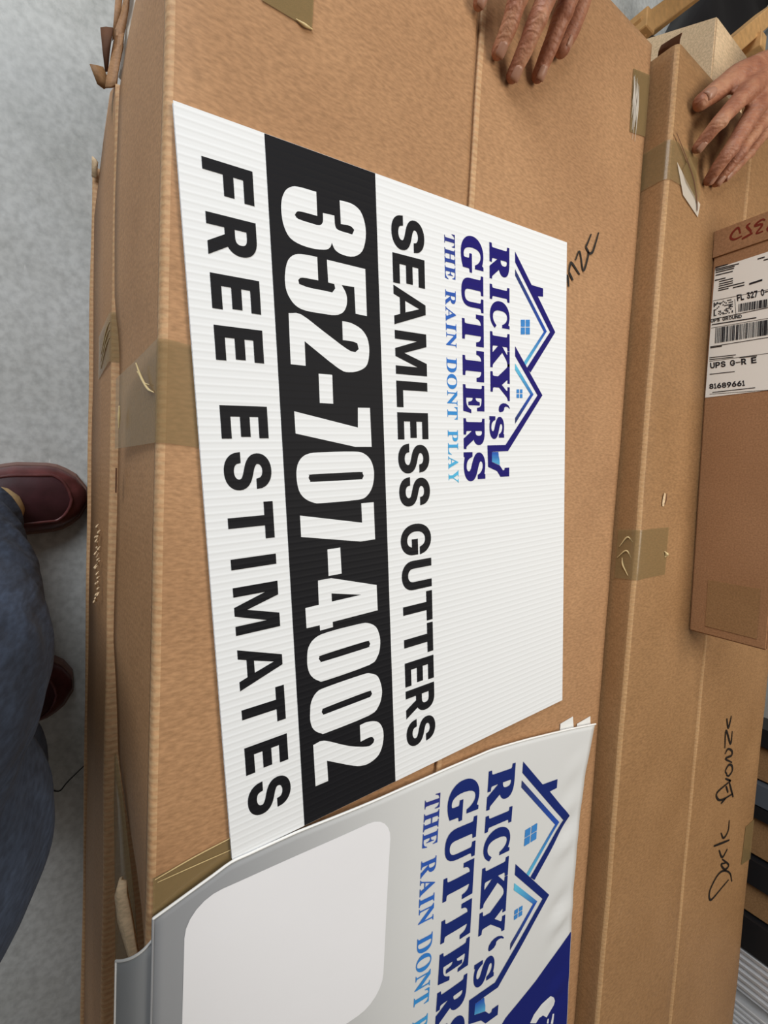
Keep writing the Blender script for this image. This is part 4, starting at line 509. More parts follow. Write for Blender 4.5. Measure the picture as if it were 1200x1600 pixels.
bm = BM(); tube(bm, [(.352, .700, Z2+.002), (.356, .704, Z2+.003), (.360, .702, Z2+.002)], [.001, .003, .001], 6, 4)
obj('tape_crease', bm, M['fold'], c2, True)
bm = BM()
ribbon(bm, [(.262, .686), (.275, .684), (.282, .684)], .007, lambda x, y: (x, y, Z2+.0017)); o = obj('lid_tear', bm, M['kraft_pale'], c2)
bm = BM(); ribbon(bm, [(.262, .690), (.272, .690), (.279, .687)], .0025, lambda x, y: (x, y, Z2+.0024)); obj('lid_tear', bm, M['dark_kraft'], c2)
wrap_tape(-.228, -.175, .70, .05, .6235, Z2, c2, M['tape'])
bm = BM(); fill(bm, [[(-.202, .640), (-.166, .664), (-.152, .712), (-.172, .716), (-.176, .700), (-.186, .676)]], lambda x, y: (x, y, Z2+.0022), (1, 1, 1, 1)); obj('torn_label', bm, M['tape_white'], c2, label='torn white paper scrap under the tape')
bm = BM(); fill(bm, [[(-.196, .655), (-.184, .668), (-.174, .694), (-.168, .706), (-.186, .712), (-.206, .702), (-.222, .672)]], lambda x, y: (x, y, Z2+.003), (1, 1, 1, 1)); obj('packing_tape', bm, M['tape'], c2)
bm = BM(); ribbon(bm, [(-.236, .630), (-.218, .658), (-.196, .688), (-.168, .704), (-.158, .706)], .003, lambda x, y: (x, y, Z2+.0034)); obj('tape_crease', bm, M['dark_kraft'], c2)
bm = BM(); strip3(bm, [((-.357, .633, .526), (-.357, .629, .499)), ((-.362, .629, .5285), (-.362, .6235, .503)), ((-.366, .6265, .532), (-.366, .6225, .507))], .003); obj('end_flap', bm, M['dark_kraft'], c2)
bm = BM()
for s in DATA['dark'][:9]: ribbon(bm, [(x/1e4, y/1e4) for x, y in s], .0048, lambda x, y: (x, y, Z2+.0016))
obj('handwriting', bm, M['marker'], c3, label='black handwritten word Bronze')
bm = BM()
for s in DATA['dark'][9:]: ribbon(bm, [(x/1e4, y/1e4) for x, y in s], .0048, lambda x, y: (x, y, Z2+.0016))
obj('handwriting', bm, M['marker'], c3, label='black handwritten word Dark')
tape_on('packing_tape', [(.967, 1.150), (.967, 1.195), (1.058, 1.195), (1.051, 1.145)], c3, Z2+.0014, M['tape'])

# ------------------------------------------------------------------ labelled parcel standing on edge
pa = math.atan2(.034, .639)
parcel = empty('parcel', (-.149, .771, Z2+.0012), 'shipping parcel standing on edge on the far cartons, with white label and red marker', 'parcel', rz=pa)
PL, PH, PT = .6395, .106, .085
def onf(d): return lambda a, b: (a, -d, b)
bm = BM(); box(bm, 0, PL, .0, PT, 0, PH); bmesh.ops.bevel(bm, geom=bm.edges[:], offset=.0022, segments=2, affect='EDGES'); obj('carton_body', bm, M['kraft_red'], parcel, world=False)
bm = BM(); box(bm, -.0015, .0385, -.002, -.0002, .0, PH-.001); bmesh.ops.bevel(bm, geom=bm.edges[:], offset=.0006, segments=1, affect='EDGES'); obj('end_flap', bm, M['kraft_red'], parcel, world=False, label='folded end flap with red marker')
bm = BM()
for s in DATA['red']: ribbon(bm, [(x/1e4, y/1e4) for x, y in s], .0032, onf(.0024))
obj('handwriting', bm, M['redmark'], parcel, world=False, label='red marker letters')
bm = BM(); WHT = lin(246, 240, 230); INK = lin(40, 38, 42)
fill(bm, [[(.0555, .004), (.0555, .1035), (.254, .1035), (.254, .002)]], lambda a, b: (a, -.0006, b), WHT)
for a, b, wd in DATA['bars']:
    ax, ay, bx, by = a[0]/1e4, a[1]/1e4, b[0]/1e4, b[1]/1e4
    d = Vector((bx-ax, by-ay)); d.normalize(); q = Vector((-d.y, d.x))*wd*.95e-4
    fill(bm, [[(ax+q.x, ay+q.y), (ax-q.x, ay-q.y), (bx-q.x, by-q.y), (bx+q.x, by+q.y)]], onf(.0010), INK)
for q in DATA['blk']: fill(bm, [[(x/1e4, y/1e4) for x, y in q]], onf(.0010), INK)
def line_text(bm, s, p0, p1, ph, table, fn, color, space=.55, gap=.10):
    wd = {'1': .45, 'I': .3, '-': .8, 'M': 1.2, 'W': 1.4, ' ': space}
    W = [wd.get(c, .82) for c in s]; tot = sum(W)+gap*(len(s)-1)
    ex = Vector((p1[0]-p0[0], p1[1]-p0[1]))/1e4; ey = Vector((ph[0]-p0[0], ph[1]-p0[1]))/1e4; o = Vector((p0[0], p0[1]))/1e4
    x = 0
    for c, wv in zip(s, W):
        if c != ' ':
            f = lambda u, v: fn(*(o+ex*u+ey*v))
            y0, y1 = (.40, .55) if c == '-' else (0, 1)
            fill(bm, [[(x/tot+wv/tot*px/1000, y0+(y1-y0)*py/1000) for px, py in lp] for lp in table[c]], f, color, 0, True)
        x += wv+gap
for s, a, b, c in DATA['txt']: line_text(bm, s, a, b, c, DATA['sans'] if s[0] != 'U' or 'G-' in s else DATA['sans'], onf(.0011), INK)
bmesh.ops.recalc_face_normals(bm, faces=bm.faces)
obj('shipping_label', bm, M['paper'], parcel, world=False, label='white shipping label with barcodes')
bm = BM(); box(bm, .548, .625, -.0009, 0, .0235, .093); obj('tape_patch', bm, M['kraft_fine'], parcel, world=False, label='lighter square patch of cardboard')

# ------------------------------------------------------------------ leaning pale carton behind the stack
pale = tag(None or bpy.data.objects.new('carton', bpy.data.meshes.new('carton')), 'pale cream carton leaning behind the end of the taped carton', 'box')
bm = BM()
A = Vector((-.460, .740, .522)); ex = Vector((.100, .0, 0)); ey = Vector((.0, .11, .0)); ez = Vector((.22, 0, .522))
hexa(bm, [A-ez+Vector((-.02, 0, 0)), A-ez+ex+Vector((-.02, 0, 0)), A-ez+ex+ey+Vector((-.02, 0, 0)), A-ez+ey+Vector((-.02, 0, 0))], [A, A+ex, A+ex+ey, A+ey])
bmesh.ops.bevel(bm, geom=bm.edges[:], offset=.002, segments=2, affect='EDGES')
bm.to_mesh(pale.data); bm.free(); pale.data.materials.append(M['kraft_pale']); COL.objects.link(pale)

# wooden rails and black sheet beyond it
def rail(bm, p, q, wdt, h):
    p, q = Vector(p), Vector(q); d = (q-p); n = Vector((-d.y, d.x, 0)).normalized()*wdt*.5; hh = Vector((0, 0, h))
    hexa(bm, [p-n-hh, p+n-hh, q+n-hh, q-n-hh], [p-n, p+n, q+n, q-n])
crate = empty('wooden_crate', (-.9, 1.2, 0), 'raw pine slat crate frame standing behind the pale carton', 'crate')
bm = BM(); rail(bm, (-.714, .916, .30), (-1.15, 1.36, .30), .036, .05); bmesh.ops.bevel(bm, geom=bm.edges[:], offset=.002, segments=1, affect='EDGES'); obj('rail', bm, M['wood'], crate)
bm = BM(); rail(bm, (-.86, 1.29, .30), (-1.14, 1.585, .30), .040, .06); bmesh.ops.bevel(bm, geom=bm.edges[:], offset=.002, segments=1, affect='EDGES'); obj('rail', bm, M['wood'], crate)
for p in ((-.725, .925), (-.975, 1.465), (-1.14, 1.35), (-.855, 1.32)):
    bm = BM(); box(bm, p[0]-.02, p[0]+.02, p[1]-.016, p[1]+.016, 0, .31); bmesh.ops.bevel(bm, geom=bm.edges[:], offset=.002, segments=1, affect='EDGES'); obj('post', bm, M['wood'], crate)
def blanket(bm, outline, z, amp, th):
    fill(bm, [outline], lambda x, y: (x, y, z), (1, 1, 1, 1))
    for _ in range(3): bmesh.ops.subdivide_edges(bm, edges=[e for e in bm.edges if e.calc_length() > .09], cuts=1, use_grid_fill=False); bmesh.ops.triangulate(bm, faces=bm.faces)
    r = bmesh.ops.extrude_face_region(bm, geom=bm.faces[:]); vs = [e for e in r['geom'] if isinstance(e, bmesh.types.BMVert)]
    for v in vs: v.co.z += th
    for v in bm.verts: v.co.z += amp*(nz(v.co.x*5, v.co.y*5)+.6)*(1 if v.co.z > z+th*.5 else 0)
    bmesh.ops.recalc_face_normals(bm, faces=bm.faces)
bm = BM(); blanket(bm, [(-1.09, 1.43), (-1.02, 1.22), (-.93, 1.20), (-.86, 1.26), (-1.05, 1.52), (-1.28, 1.86), (-1.7, 2.1), (-1.9, 1.9)], .002, .03, .09); tag(obj('plastic_sheet', bm, M['black'], None, True), 'black plastic sheeting bunched on the floor between the crate slats', 'sheet')
bm = BM(); blanket(bm, [(-1.30, 1.90), (-1.06, 1.55), (-.98, 1.52), (-1.15, 1.78), (-1.5, 2.3), (-1.75, 2.35)], .002, .02, .05); tag(obj('plastic_film', bm, M['grey_film'], None, True), 'grey plastic film lying on the floor next to the black sheeting', 'sheet')

# ------------------------------------------------------------------ things standing behind the furthest carton
def post(label, x0, x1, mat, name='rack_post', cat='post', grp='steel posts behind the cartons'):
    r = empty(name, ((x0+x1)/2, 1.31, 0), label, cat, grp); g = (x1-x0)
    bm = BM()
    P = [(x0, 1.27), (x1, 1.27), (x1, 1.345), (x1-.012, 1.345), (x1-.012, 1.283), (x0+.012, 1.283), (x0+.012, 1.345), (x0, 1.345)]
    loft(bm, [[(x, y, 0.008) for x, y in P], [(x, y, .95) for x, y in P]]); obj('channel', bm, mat, r)
    bm = BM(); box(bm, x0-.02, x1+.02, 1.26, 1.36, 0, .008); obj('foot_plate', bm, mat, r)
    return r
def stood_box(label, x0, x1, h):
    r = empty('narrow_carton', ((x0+x1)/2, 1.33, 0), label, 'box', 'narrow cartons stood behind')
    bm = BM(); box(bm, x0, x1, 1.285, 1.40, 0, h); bmesh.ops.bevel(bm, geom=bm.edges[:], offset=.002, segments=2, affect='EDGES'); obj('carton_body', bm, M['kraft_fine'], r)
    bm = BM(); box(bm, (x0+x1)/2-.018, (x0+x1)/2+.018, 1.284, 1.401, h-.05, h+.0006); obj('packing_tape', bm, M['tape'], r)
def downspout(label, x0, x1, h):
    r = empty('downspout', ((x0+x1)/2, 1.32, 0), label, 'downspout', 'aluminium downspouts stood on end')
    P = []; n = 6; wv = (x1-x0)/n
    for i in range(n):
        a = x0+wv*i; P += [(a+wv*.08, 1.272), (a+wv*.42, 1.272), (a+wv*.5, 1.281), (a+wv*.92, 1.281)]
    P += [(x1, 1.274), (x1, 1.36), (x0, 1.36), (x0, 1.274)]
    bm = BM(); loft(bm, [[(x, y, 0.0) for x, y in P], [(x, y, h) for x, y in P]]); bmesh.ops.recalc_face_normals(bm, faces=bm.faces); obj('tube', bm, M['aluminium'], r)
    bm = BM(); box(bm, x0-.001, x1+.001, 1.268, 1.363, h-.03, h-.004); obj('end_collar', bm, M['aluminium'], r)
post('black steel post behind the cartons, nearest the shipping parcel', .79, .832, M['steel_black'])
stood_box('narrow carton on end beside the post nearest the parcel', .838, .918, .9)
post('blue grey steel post between two narrow brown cartons', .923, .972, M['steel_grey'])
post('slim black steel post touching the blue grey one', .976, 1.004, M['steel_black'])
stood_box('narrow carton on end between the slim black post and a wider one', 1.010, 1.100, .9)
post('wide black steel post in the middle of the row behind the far carton', 1.106, 1.165, M['steel_black'])
stood_box('narrow carton on end nearest the aluminium downspouts', 1.171, 1.243, .9)
post('black steel post beside the aluminium downspouts', 1.248, 1.325, M['steel_black'])
downspout('ribbed silver downspout on end beside the last black post', 1.333, 1.435, .93)
downspout('ribbed silver downspout on end, middle one of three', 1.462, 1.545, .9)
downspout('ribbed silver downspout on end, furthest from the black posts', 1.562, 1.66, .92)

# ------------------------------------------------------------------ lettered plastic sign
SW, SH, ST = .6096, .4572, .0038
sign = empty('yard_sign', (0, 0, Z1+.0006), 'white fluted plastic sign with black phone number band, lying flat on the front carton', 'sign', rz=.1)
WHITE = lin(234, 236, 238); BLK = lin(22, 22, 26)
def on(zz): return lambda u, v: (u/1000, v/1000, zz)
bm = BM(); lay = ink_layer(bm)
box(bm, 0, SW, 0, SH, ST-.0005, ST); box(bm, 0, SW, 0, SH, 0, .0005)
n = int(SW/.0064)
for i in range(n+1):
    x = min(SW-.0005, i*SW/n); box(bm, max(0, x-.0003), x+.0004, .0005, SH-.0005, .0005, ST-.0005)
for f in bm.faces:
    for lp in f.loops: lp[lay] = WHITE
obj('panel', bm, M['sign'], sign, world=False)
def quad(bm, x0, x1, y0, y1, fn, c): fill(bm, [[(x0, y0), (x1, y0), (x1, y1), (x0, y1)]], fn, c)
bm = BM(); quad(bm, .3, 609.3, 67.7, 172.7, on(ST+.00025), BLK); obj('phone_band', bm, M['sign'], sign, world=False, label='black printed band')
bm = BM()
for g in DATA['phone']: fill(bm, [[(x/10, y/10) for x, y in lp] for lp in g], on(ST+.0005), WHITE)
obj('phone_lettering', bm, M['sign'], sign, world=False, label='white digits 352-707-4002')
FE = [('F', 32.5, 58.5), ('R', 71.5, 102.7), ('E', 116.1, 142.7), ('E', 155.2, 181.9), ('E', 217.2, 243.8), ('S', 254.7, 286.3), ('T', 297.2, 329.1), ('I', 343.4, 352.5), ('M', 367.7, 409.2), ('A', 421.7, 458.5), ('T', 464.2, 496.7), ('E', 511, 536.7), ('S', 547.6, 578.5)]
for word, lab in ((FE[:4], 'black word FREE'), (FE[4:], 'black word ESTIMATES')):
    bm = BM()
    for c, a, b in word:
        e = 1.0 if c == 'S' else 0
        glyph(bm, DATA['sans'], c, a, b, 17.1-e*.3, 55.9+e*.6, on(ST+.0003), BLK)
    obj('slogan_lettering', bm, M['sign'], sign, world=False, label=lab)
SG = [('S', 29.9, 61.9), ('E', 66.2, 93.9), ('A', 96.1, 133.2), ('M', 138.5, 180.5), ('L', 187, 212.8), ('E', 218, 245), ('S', 247.7, 278), ('S', 283.5, 314), ('G', 332.8, 366.3), ('U', 371.9, 403.5), ('T', 407.9, 440.8), ('T', 443.6, 476.7), ('E', 481.6, 508.4), ('R', 513, 544.5), ('S', 548.6, 578.9)]
SG[6] = ('S', 249.3, 279.7)
bm = BM()
for c, a, b in SG:
    e = 1.0 if c in 'SGU' else 0
    glyph(bm, DATA['sans'], c, a, b, 189.4-e*.4, 228.4+e*.4*(c != 'U'), on(ST+.0003), BLK)
obj('service_lettering', bm, M['sign'], sign, world=False, label='black words SEAMLESS GUTTERS')
NAVY = lin(26, 18, 108); DKGREY = lin(46, 50, 92)
def hue(u):
    stops = [(30, lin(44, 42, 118)), (80, lin(46, 82, 170)), (150, lin(48, 108, 198)), (225, lin(56, 146, 214)), (295, lin(88, 188, 226))]
    if u <= stops[0][0]: return stops[0][1]
    for (a, c), (b, d) in zip(stops, stops[1:]):
        if u <= b:
            t = (u-a)/(b-a); return tuple(c[i]*(1-t)+d[i]*t for i in range(4))
    return stops[-1][1]
RK = [('R', 28.9, 67), ('I', 72.8, 89), ('C', 89.5, 119.8), ('K', 124, 163.8), ('Y', 158.3, 200.6)]
GT = [('G', 28.6, 66.4), ('U', 67.6, 106.3), ('T', 109, 143.2), ('T', 147.8, 181.6), ('E', 185.2, 216.3), ('R', 222, 256), ('S', 259.5, 292.3)]
WDT = dict(T=.40, H=.49, E=.416, R=.465, A=.452, I=.233, N=.462, D=.453, O=.47, P=.394, L=.412, Y=.452)
def mixc(c0, c1, f):
    def g(u, v):
        t = max(0, min(1, f(u, v))); return tuple(c0[i]*(1-t)+c1[i]*t for i in range(4))
    return g
LB, MB_ = lin(100, 196, 228), lin(36, 80, 176)
def company_logo(parts, fn, navy, cut=None):
    """emblem and company name, in millimetres of the sign; parts: dict name -> bmesh"""
    e = parts['emblem']; lg = DATA['logo']
    P = lambda k: [[(x/10, y/10) for x, y in lp] for lp in lg[k]]
    fill(e, P('roof'), fn(.0), navy); fill(e, P('gutter'), fn(.00005), navy)
    fill(e, P('water'), fn(.0001), mixc(MB_, LB, lambda u, v: (u-262)/18))
    fill(e, P('eave_a'), fn(.0), mixc(DKGREY, MB_, lambda u, v: (u-45)/75)); fill(e, P('eave_b'), fn(.00002), mixc(MB_, LB, lambda u, v: (u-118)/45))
    fill(e, P('eave_c'), fn(.0), mixc(LB, MB_, lambda u, v: (u-160)/36)); fill(e, P('eave_d'), fn(.00002), mixc(MB_, DKGREY, lambda u, v: (u-195)/30))
    for p in lg['panes']: fill(e, [[(x/10, y/10) for x, y in p]], fn(.0), lin(62, 134, 204))
    t = parts['name']
    for c, a, b in RK: glyph(t, DATA['serif'], c, a, b, 320.2, 352.1, fn(.0), navy)
    glyph(t, DATA['serif'], 'S', 218.8, 245, 318, 342.2, fn(.0), navy)
    q = [(214.0, 336.5), (213.6, 334.2), (211.2, 333.3), (207.8, 334.0), (204.9, 336.6), (203.4, 340.6), (203.6, 345.2), (205.6, 349.6), (208.8, 352.2), (209.6, 351.4), (207.6, 348.6), (207.2, 345.2), (208.2, 342.8), (211.0, 342.4), (213.2, 340.2)]
    fill(t, [q], fn(.0), navy)
    for c, a, b in GT: glyph(t, DATA['serif'], c, a, b, 278-(.4 if c in 'GSU' else 0), 310.3+(.5 if c in 'GS' else 0), fn(.0), navy)
    s = parts['tagline']
    for word, a, b in (('THE', 33, 78.8), ('RAIN', 89.5, 147.8), ('DONT', 158.6, 223.8), ('PLAY', 235.2, 293)):
        W = [WDT[c] for c in word]; gap = .05; tot = sum(W)+gap*(len(W)-1); x = a
        for c, wv in zip(word, W):
            glyph(s, DATA['thin'], c, x, x+wv/tot*(b-a), 255.2, 269.6, fn(.0), lambda u, v: hue(u)); x += (wv+gap)/tot*(b-a)
parts = {k: BM() for k in ('emblem', 'name', 'tagline')}
company_logo(parts, lambda d: on(ST+.0003+d), NAVY)
obj('logo_emblem', parts['emblem'], M['sign'], sign, world=False, label='house roof and gutter emblem')
obj('name_lettering', parts['name'], M['sign'], sign, world=False, label='navy company name lettering')
obj('tagline_lettering', parts['tagline'], M['sign'], sign, world=False, label='blue words THE RAIN DONT PLAY')

# ------------------------------------------------------------------ cloth banners draped at the end of the carton
TOP = [(-.024, .652), (-.012, .640), (-.001, .630), (.028, .618), (.059, .606), (.117, .602), (.217, .600), (.305, .596), (.378, .594), (.451, .599), (.53, .607), (.597, .615), (.62, .618)]
RIGHT = [(.55, .600), (.615, .597), (.689, .583), (.767, .577), (.877, .575), (.939, .578), (1.092, .585), (1.3, .592)]
XE = 1.33
def hbanner(x, y):
    h = Z1+.0055+.0016*nz(x*6, y*6, 1.0)+.0022*max(0, nz(x*3.1, y*9, 4.0))
    edge = lerp_tab(RIGHT, x)
    h += .0034*sin(x*110+y*40)*math.exp(-((edge-.03-y)/.022)**2)*max(0, nz(x*14, 2.2)+.35)
    if y < .07: h -= .0016*((.07-y)/.07)**2
    return h
def surf(x, y, d=0.0):
    return (x, y, hbanner(x, y)+d)
def cloth(bm, f, x_at, ylo, yhi, nx, ny, col):
    lay = ink_layer(bm); g = []
    for i in range(nx+1):
        row = []
        for j in range(ny+1):
            t = j/ny; s = i/nx
            row.append(bm.verts.new(f(s, t)))
        g.append(row)
    for i in range(nx):
        for j in range(ny):
            fc = bm.faces.new((g[i][j], g[i+1][j], g[i+1][j+1], g[i][j+1]))
            for lp in fc.loops: lp[lay] = col(lp.vert.co)
def clothgrid(s, t, y0):
    # solve the edge: x runs from the curved top hem to XE, y from y0 to the right hem
    y = y0+(.585-y0)*t; x = 0
    for _ in range(3):
        x0 = lerp_tab(TOP, y); x = x0+(XE-x0)*s
        yr = lerp_tab(RIGHT, x); y = y0+(yr-y0)*t
    return x, y
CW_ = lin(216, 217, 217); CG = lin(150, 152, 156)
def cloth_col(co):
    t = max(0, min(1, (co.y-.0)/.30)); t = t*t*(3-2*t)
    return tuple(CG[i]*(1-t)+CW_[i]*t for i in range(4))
ban = empty('banner', (.95, .3, Z1), "uppermost white cloth banner with navy company name, draped over the carton's lid", 'banner', 'folded cloth banners')
def fix_solid(bm, th):
    r = bmesh.ops.extrude_face_region(bm, geom=bm.faces[:]); vs = [e for e in r['geom'] if isinstance(e, bmesh.types.BMVert)]
    for v in vs: v.co.z -= th
    bmesh.ops.recalc_face_normals(bm, faces=bm.faces)
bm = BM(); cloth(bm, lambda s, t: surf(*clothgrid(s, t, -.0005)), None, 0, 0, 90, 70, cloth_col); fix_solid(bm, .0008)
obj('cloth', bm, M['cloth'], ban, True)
def hem(bm, pts, r): tube(bm, pts, [r]*len(pts), 7, 3)
hpts = [(lerp_tab(TOP, y)-.0004, y, hbanner(lerp_tab(TOP, y), y)+.0003) for y in [-.0005+.5985*i/40 for i in range(41)]]
bm = BM(); lay = ink_layer(bm); hem(bm, hpts, .0012)
for f in bm.faces:
    for lp in f.loops: lp[lay] = lin(240, 240, 238)
obj('hem', bm, M['cloth'], ban, True)
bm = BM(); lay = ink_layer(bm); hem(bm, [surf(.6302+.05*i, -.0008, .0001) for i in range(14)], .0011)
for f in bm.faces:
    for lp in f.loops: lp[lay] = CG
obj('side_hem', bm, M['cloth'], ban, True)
# prints on the banner
def subdivide_print(bm, L=.012):
    for _ in range(5):
        es = [e for e in bm.edges if e.calc_length() > L]
        if not es: break
        bmesh.ops.subdivide_edges(bm, edges=es, cuts=1); bmesh.ops.triangulate(bm, faces=[f for f in bm.faces if len(f.verts) > 3])
def drape(bm, d, cutx=XE-.01):
    subdivide_print(bm)
    bmesh.ops.delete(bm, geom=[v for v in bm.verts if v.co.x > cutx], context='VERTS')
    for v in bm.verts: v.co = Vector(surf(v.co.x, v.co.y, d+v.co.z))
def rounded(x0, x1, y0, y1, r, skew=0.0):
    P = []
    for cx, cy, a0 in ((x1-r, y1-r, 0), (x0+r, y1-r, 90), (x0+r, y0+r, 180), (x1-r, y0+r, 270)):
        for i in range(7):
            a = radians(a0+15*i); x, y = cx+r*cos(a), cy+r*sin(a); P.append((x+skew*(y-y0), y))
    return P
bm = BM(); fill(bm, [rounded(.628, .842, .023, .229, .030, -.03)], lambda x, y: (x, y, 0), lin(238, 238, 242)); drape(bm, .00035); obj('white_patch', bm, M['cloth'], ban, True, label='white rounded square print')
bm = BM(); BLUE = lin(22, 32, 110)
fill(bm, [[(.9355, .5765), (.955, .535), (.972, .500), (.992, .440), (1.05, .36), (1.15, .28), (1.318, .2), (1.318, .588), (1.2, .585), (1.09, .5835)]], lambda x, y: (x, y, 0), BLUE); drape(bm, .0004); obj('blue_corner', bm, M['cloth'], ban, True, label='navy blue printed corner')
def b2(px): return px
bm = BM()
for P in DATA['white']: fill(bm, [[(x/1e4, y/1e4) for x, y in P]], lambda x, y: (x, y, 0), lin(225, 226, 228))
drape(bm, .0008); obj('white_figure', bm, M['cloth'], ban, True, label='white shape printed on the navy corner')
NAVY2 = lin(22, 40, 110)
def bmap(d):
    return lambda u, v: (1.3512*u/1000+.0946*v/1000+.5516, .0055*u/1000+1.5473*v/1000-.1210, d)
parts = {k: BM() for k in ('emblem', 'name', 'tagline')}
company_logo(parts, bmap, NAVY2)
for k, nm, lb in (('emblem', 'logo_emblem', 'house roof and gutter emblem'), ('name', 'name_lettering', 'navy company name lettering'), ('tagline', 'tagline_lettering', 'blue words THE RAIN DONT PLAY')):
    drape(parts[k], .0006); obj(nm, parts[k], M['cloth'], ban, True, label=lb)
# the banner beneath, sticking out past the near edge and hanging over it
ban2 = empty('banner', (.97, .28, Z1-.01), 'grey white cloth banner underneath, its hem hanging over the near edge of the carton', 'banner', 'folded cloth banners')
def under(s, t):
    u = t
    if u < .25:
        v = 1-u/.25; y = .004-.0285*v; z = Z1+.0012-.030*v**2.0
    else:
        y = .004+(.566)*(u-.25)/.75; z = Z1+.0022+.0005*nz(y*5, s*9)
    x0 = .645-1.37*(y-.004) if y < .004 else .645
    return (x0+(XE-x0)*s, y, z)
bm = BM(); cloth(bm, under, None, 0, 0, 50, 48, lambda co: lin(158, 160, 162)); fix_solid(bm, .0006); obj('cloth', bm, M['cloth'], ban2, True)
bm = BM(); lay = ink_layer(bm); hem(bm, [under(0, i/60) for i in range(0, 16)], .0011); hem(bm, [under(i/12, 0) for i in range(13)], .001)
for f in bm.faces:
    for lp in f.loops: lp[lay] = lin(236, 236, 234)
obj('hem', bm, M['cloth'], ban2, True)
ban3 = empty('banner', (.7, .5, Z1), "lowest cloth banner, only its white corner showing beyond the upper banner's top hem", 'banner', 'folded cloth banners')
bm = BM(); lay = ink_layer(bm)
for q in ([(.598, .520), (.594, .548), (.612, .552), (.64, .552), (.64, .520)], [(.608, .560), (.604, .592), (.618, .594), (.64, .590), (.64, .560)]):
    fill(bm, [q], lambda x, y: (x, y, Z1+.0016), lin(232, 232, 230))
fix_solid(bm, .0006); obj('cloth', bm, M['cloth'], ban3)

# ------------------------------------------------------------------ people
def nail_on(parent, tip, dirn, up, r, length=.0115, width=.0058, back=0.0):
    tip, d, u = Vector(tip), Vector(dirn).normalized(), Vector(up).normalized()
    x = d.cross(u).normalized(); u = x.cross(d).normalized()
    bm = BM(); g = []
    for i in range(7):
        row = []
        for j in range(7):
            s, t = i/6*2-1, j/6*2-1
            ww = width*(1-.22*max(0, -t)**2-.10*max(0, t)**3)
            yy = t*length*.5
            zc = sqrt(max(0, 1-(s*.82)**2))-.57
            end = 1-.55*(max(0, t)**4)
            row.append(bm.verts.new(tip+d*(yy-.0026-back)+x*(s*ww)+u*(r*.62+r*.80*zc*end*.9)))
        g.append(row)
    for i in range(6):
        for j in range(6): bm.faces.new((g[i][j], g[i+1][j], g[i+1][j+1], g[i][j+1]))
    bmesh.ops.recalc_face_normals(bm, faces=bm.faces)
    ex = bmesh.ops.extrude_face_region(bm, geom=bm.faces[:]); vs = [e for e in ex['geom'] if isinstance(e, bmesh.types.BMVert)]
    bmesh.ops.translate(bm, vec=u*.0009, verts=vs); bmesh.ops.recalc_face_normals(bm, faces=bm.faces)
    obj('fingernail', bm, M['nail'], parent, True)
def hand(bm, H, k=1.12):
    """H: dict of joint lists, tip first, ending at the knuckle; 'wrist' the wrist point"""
    wr = Vector(H['wrist'])
    for f in ('index', 'middle', 'ring', 'pinky'):
        P = [Vector(p) for p in H[f]]; s = (.9 if f == 'pinky' else 1.0)*k
        tube(bm, P, [.0071*s, .0083*s, .0092*s, .0112*s][:len(P)], 12, 6)
        tube(bm, [P[-1], P[-1].lerp(wr, .5), wr], [.0125*k, .0155*k, .018*k], 12, 5)
        kn = P[-2]; tube(bm, [kn+Vector((0, 0, .0008)), kn+Vector((.002, 0, .0008))], [.0096*s, .0096*s], 10, 2)
    P = [Vector(p) for p in H['thumb']]
    kt = H.get('fat', 1.0)*k; tube(bm, P, [.0085*kt, .0104*kt, .0118*kt, .0155*k], 12, 6)
    tube(bm, [P[-1], wr], [.0165*k, .019*k], 12, 4)
    a, b = Vector(H['index'][-1]), Vector(H['pinky'][-1])
    tube(bm, [a.lerp(wr, .25), b.lerp(wr, .25)], [.0125*k, .0115*k], 12, 5)
    tube(bm, [a.lerp(wr, .6), b.lerp(wr, .6)], [.0155*k, .0150*k], 12, 5)
def figure(bm, J):
    t = lambda P, R, **kw: tube(bm, P, R, 16, 6, **kw)
    t([J['pelvis'], J['waist'], J['chest'], J['neck']], [.145, .125, .15, .075])
    t([J['neck'], J['head']], [.058, .06]); h = Vector(J['head']); fw = Vector(J['face'])
    t([h+Vector((0, 0, -.06))+fw*.02, h+Vector((0, 0, .05))], [.072, .092]); t([h+fw*.04+Vector((0, 0, -.07)), h+fw*.06+Vector((0, 0, -.05))], [.045, .04])
    t([h+fw*.085, h+fw*.110+Vector((0, 0, -.025))], [.012, .016])
    sd = fw.cross(Vector((0, 0, 1))).normalized()
    for s in (-1, 1): t([h+sd*.088*s+Vector((0, 0, .02)), h+sd*.092*s+Vector((0, 0, -.025))], [.014, .012])
    for s in 'lr':
        t([J['chest'], J['sh_'+s]], [.10, .062]); t([J['sh_'+s], J['el_'+s]], [.055, .042]); t([J['el_'+s], J['hand_'+s]['wrist']], [.043, .026], flat=((0, 0, 1), .92))
        t([J['pelvis'], J['hip_'+s]], [.12, .098]); t([J['hip_'+s], J['kn_'+s], J['an_'+s]], [.098, .058, .040])
        a = Vector(J['an_'+s]); t([a, Vector(J['toe_'+s])], [.034, .022])
        hand(bm, J['hand_'+s])

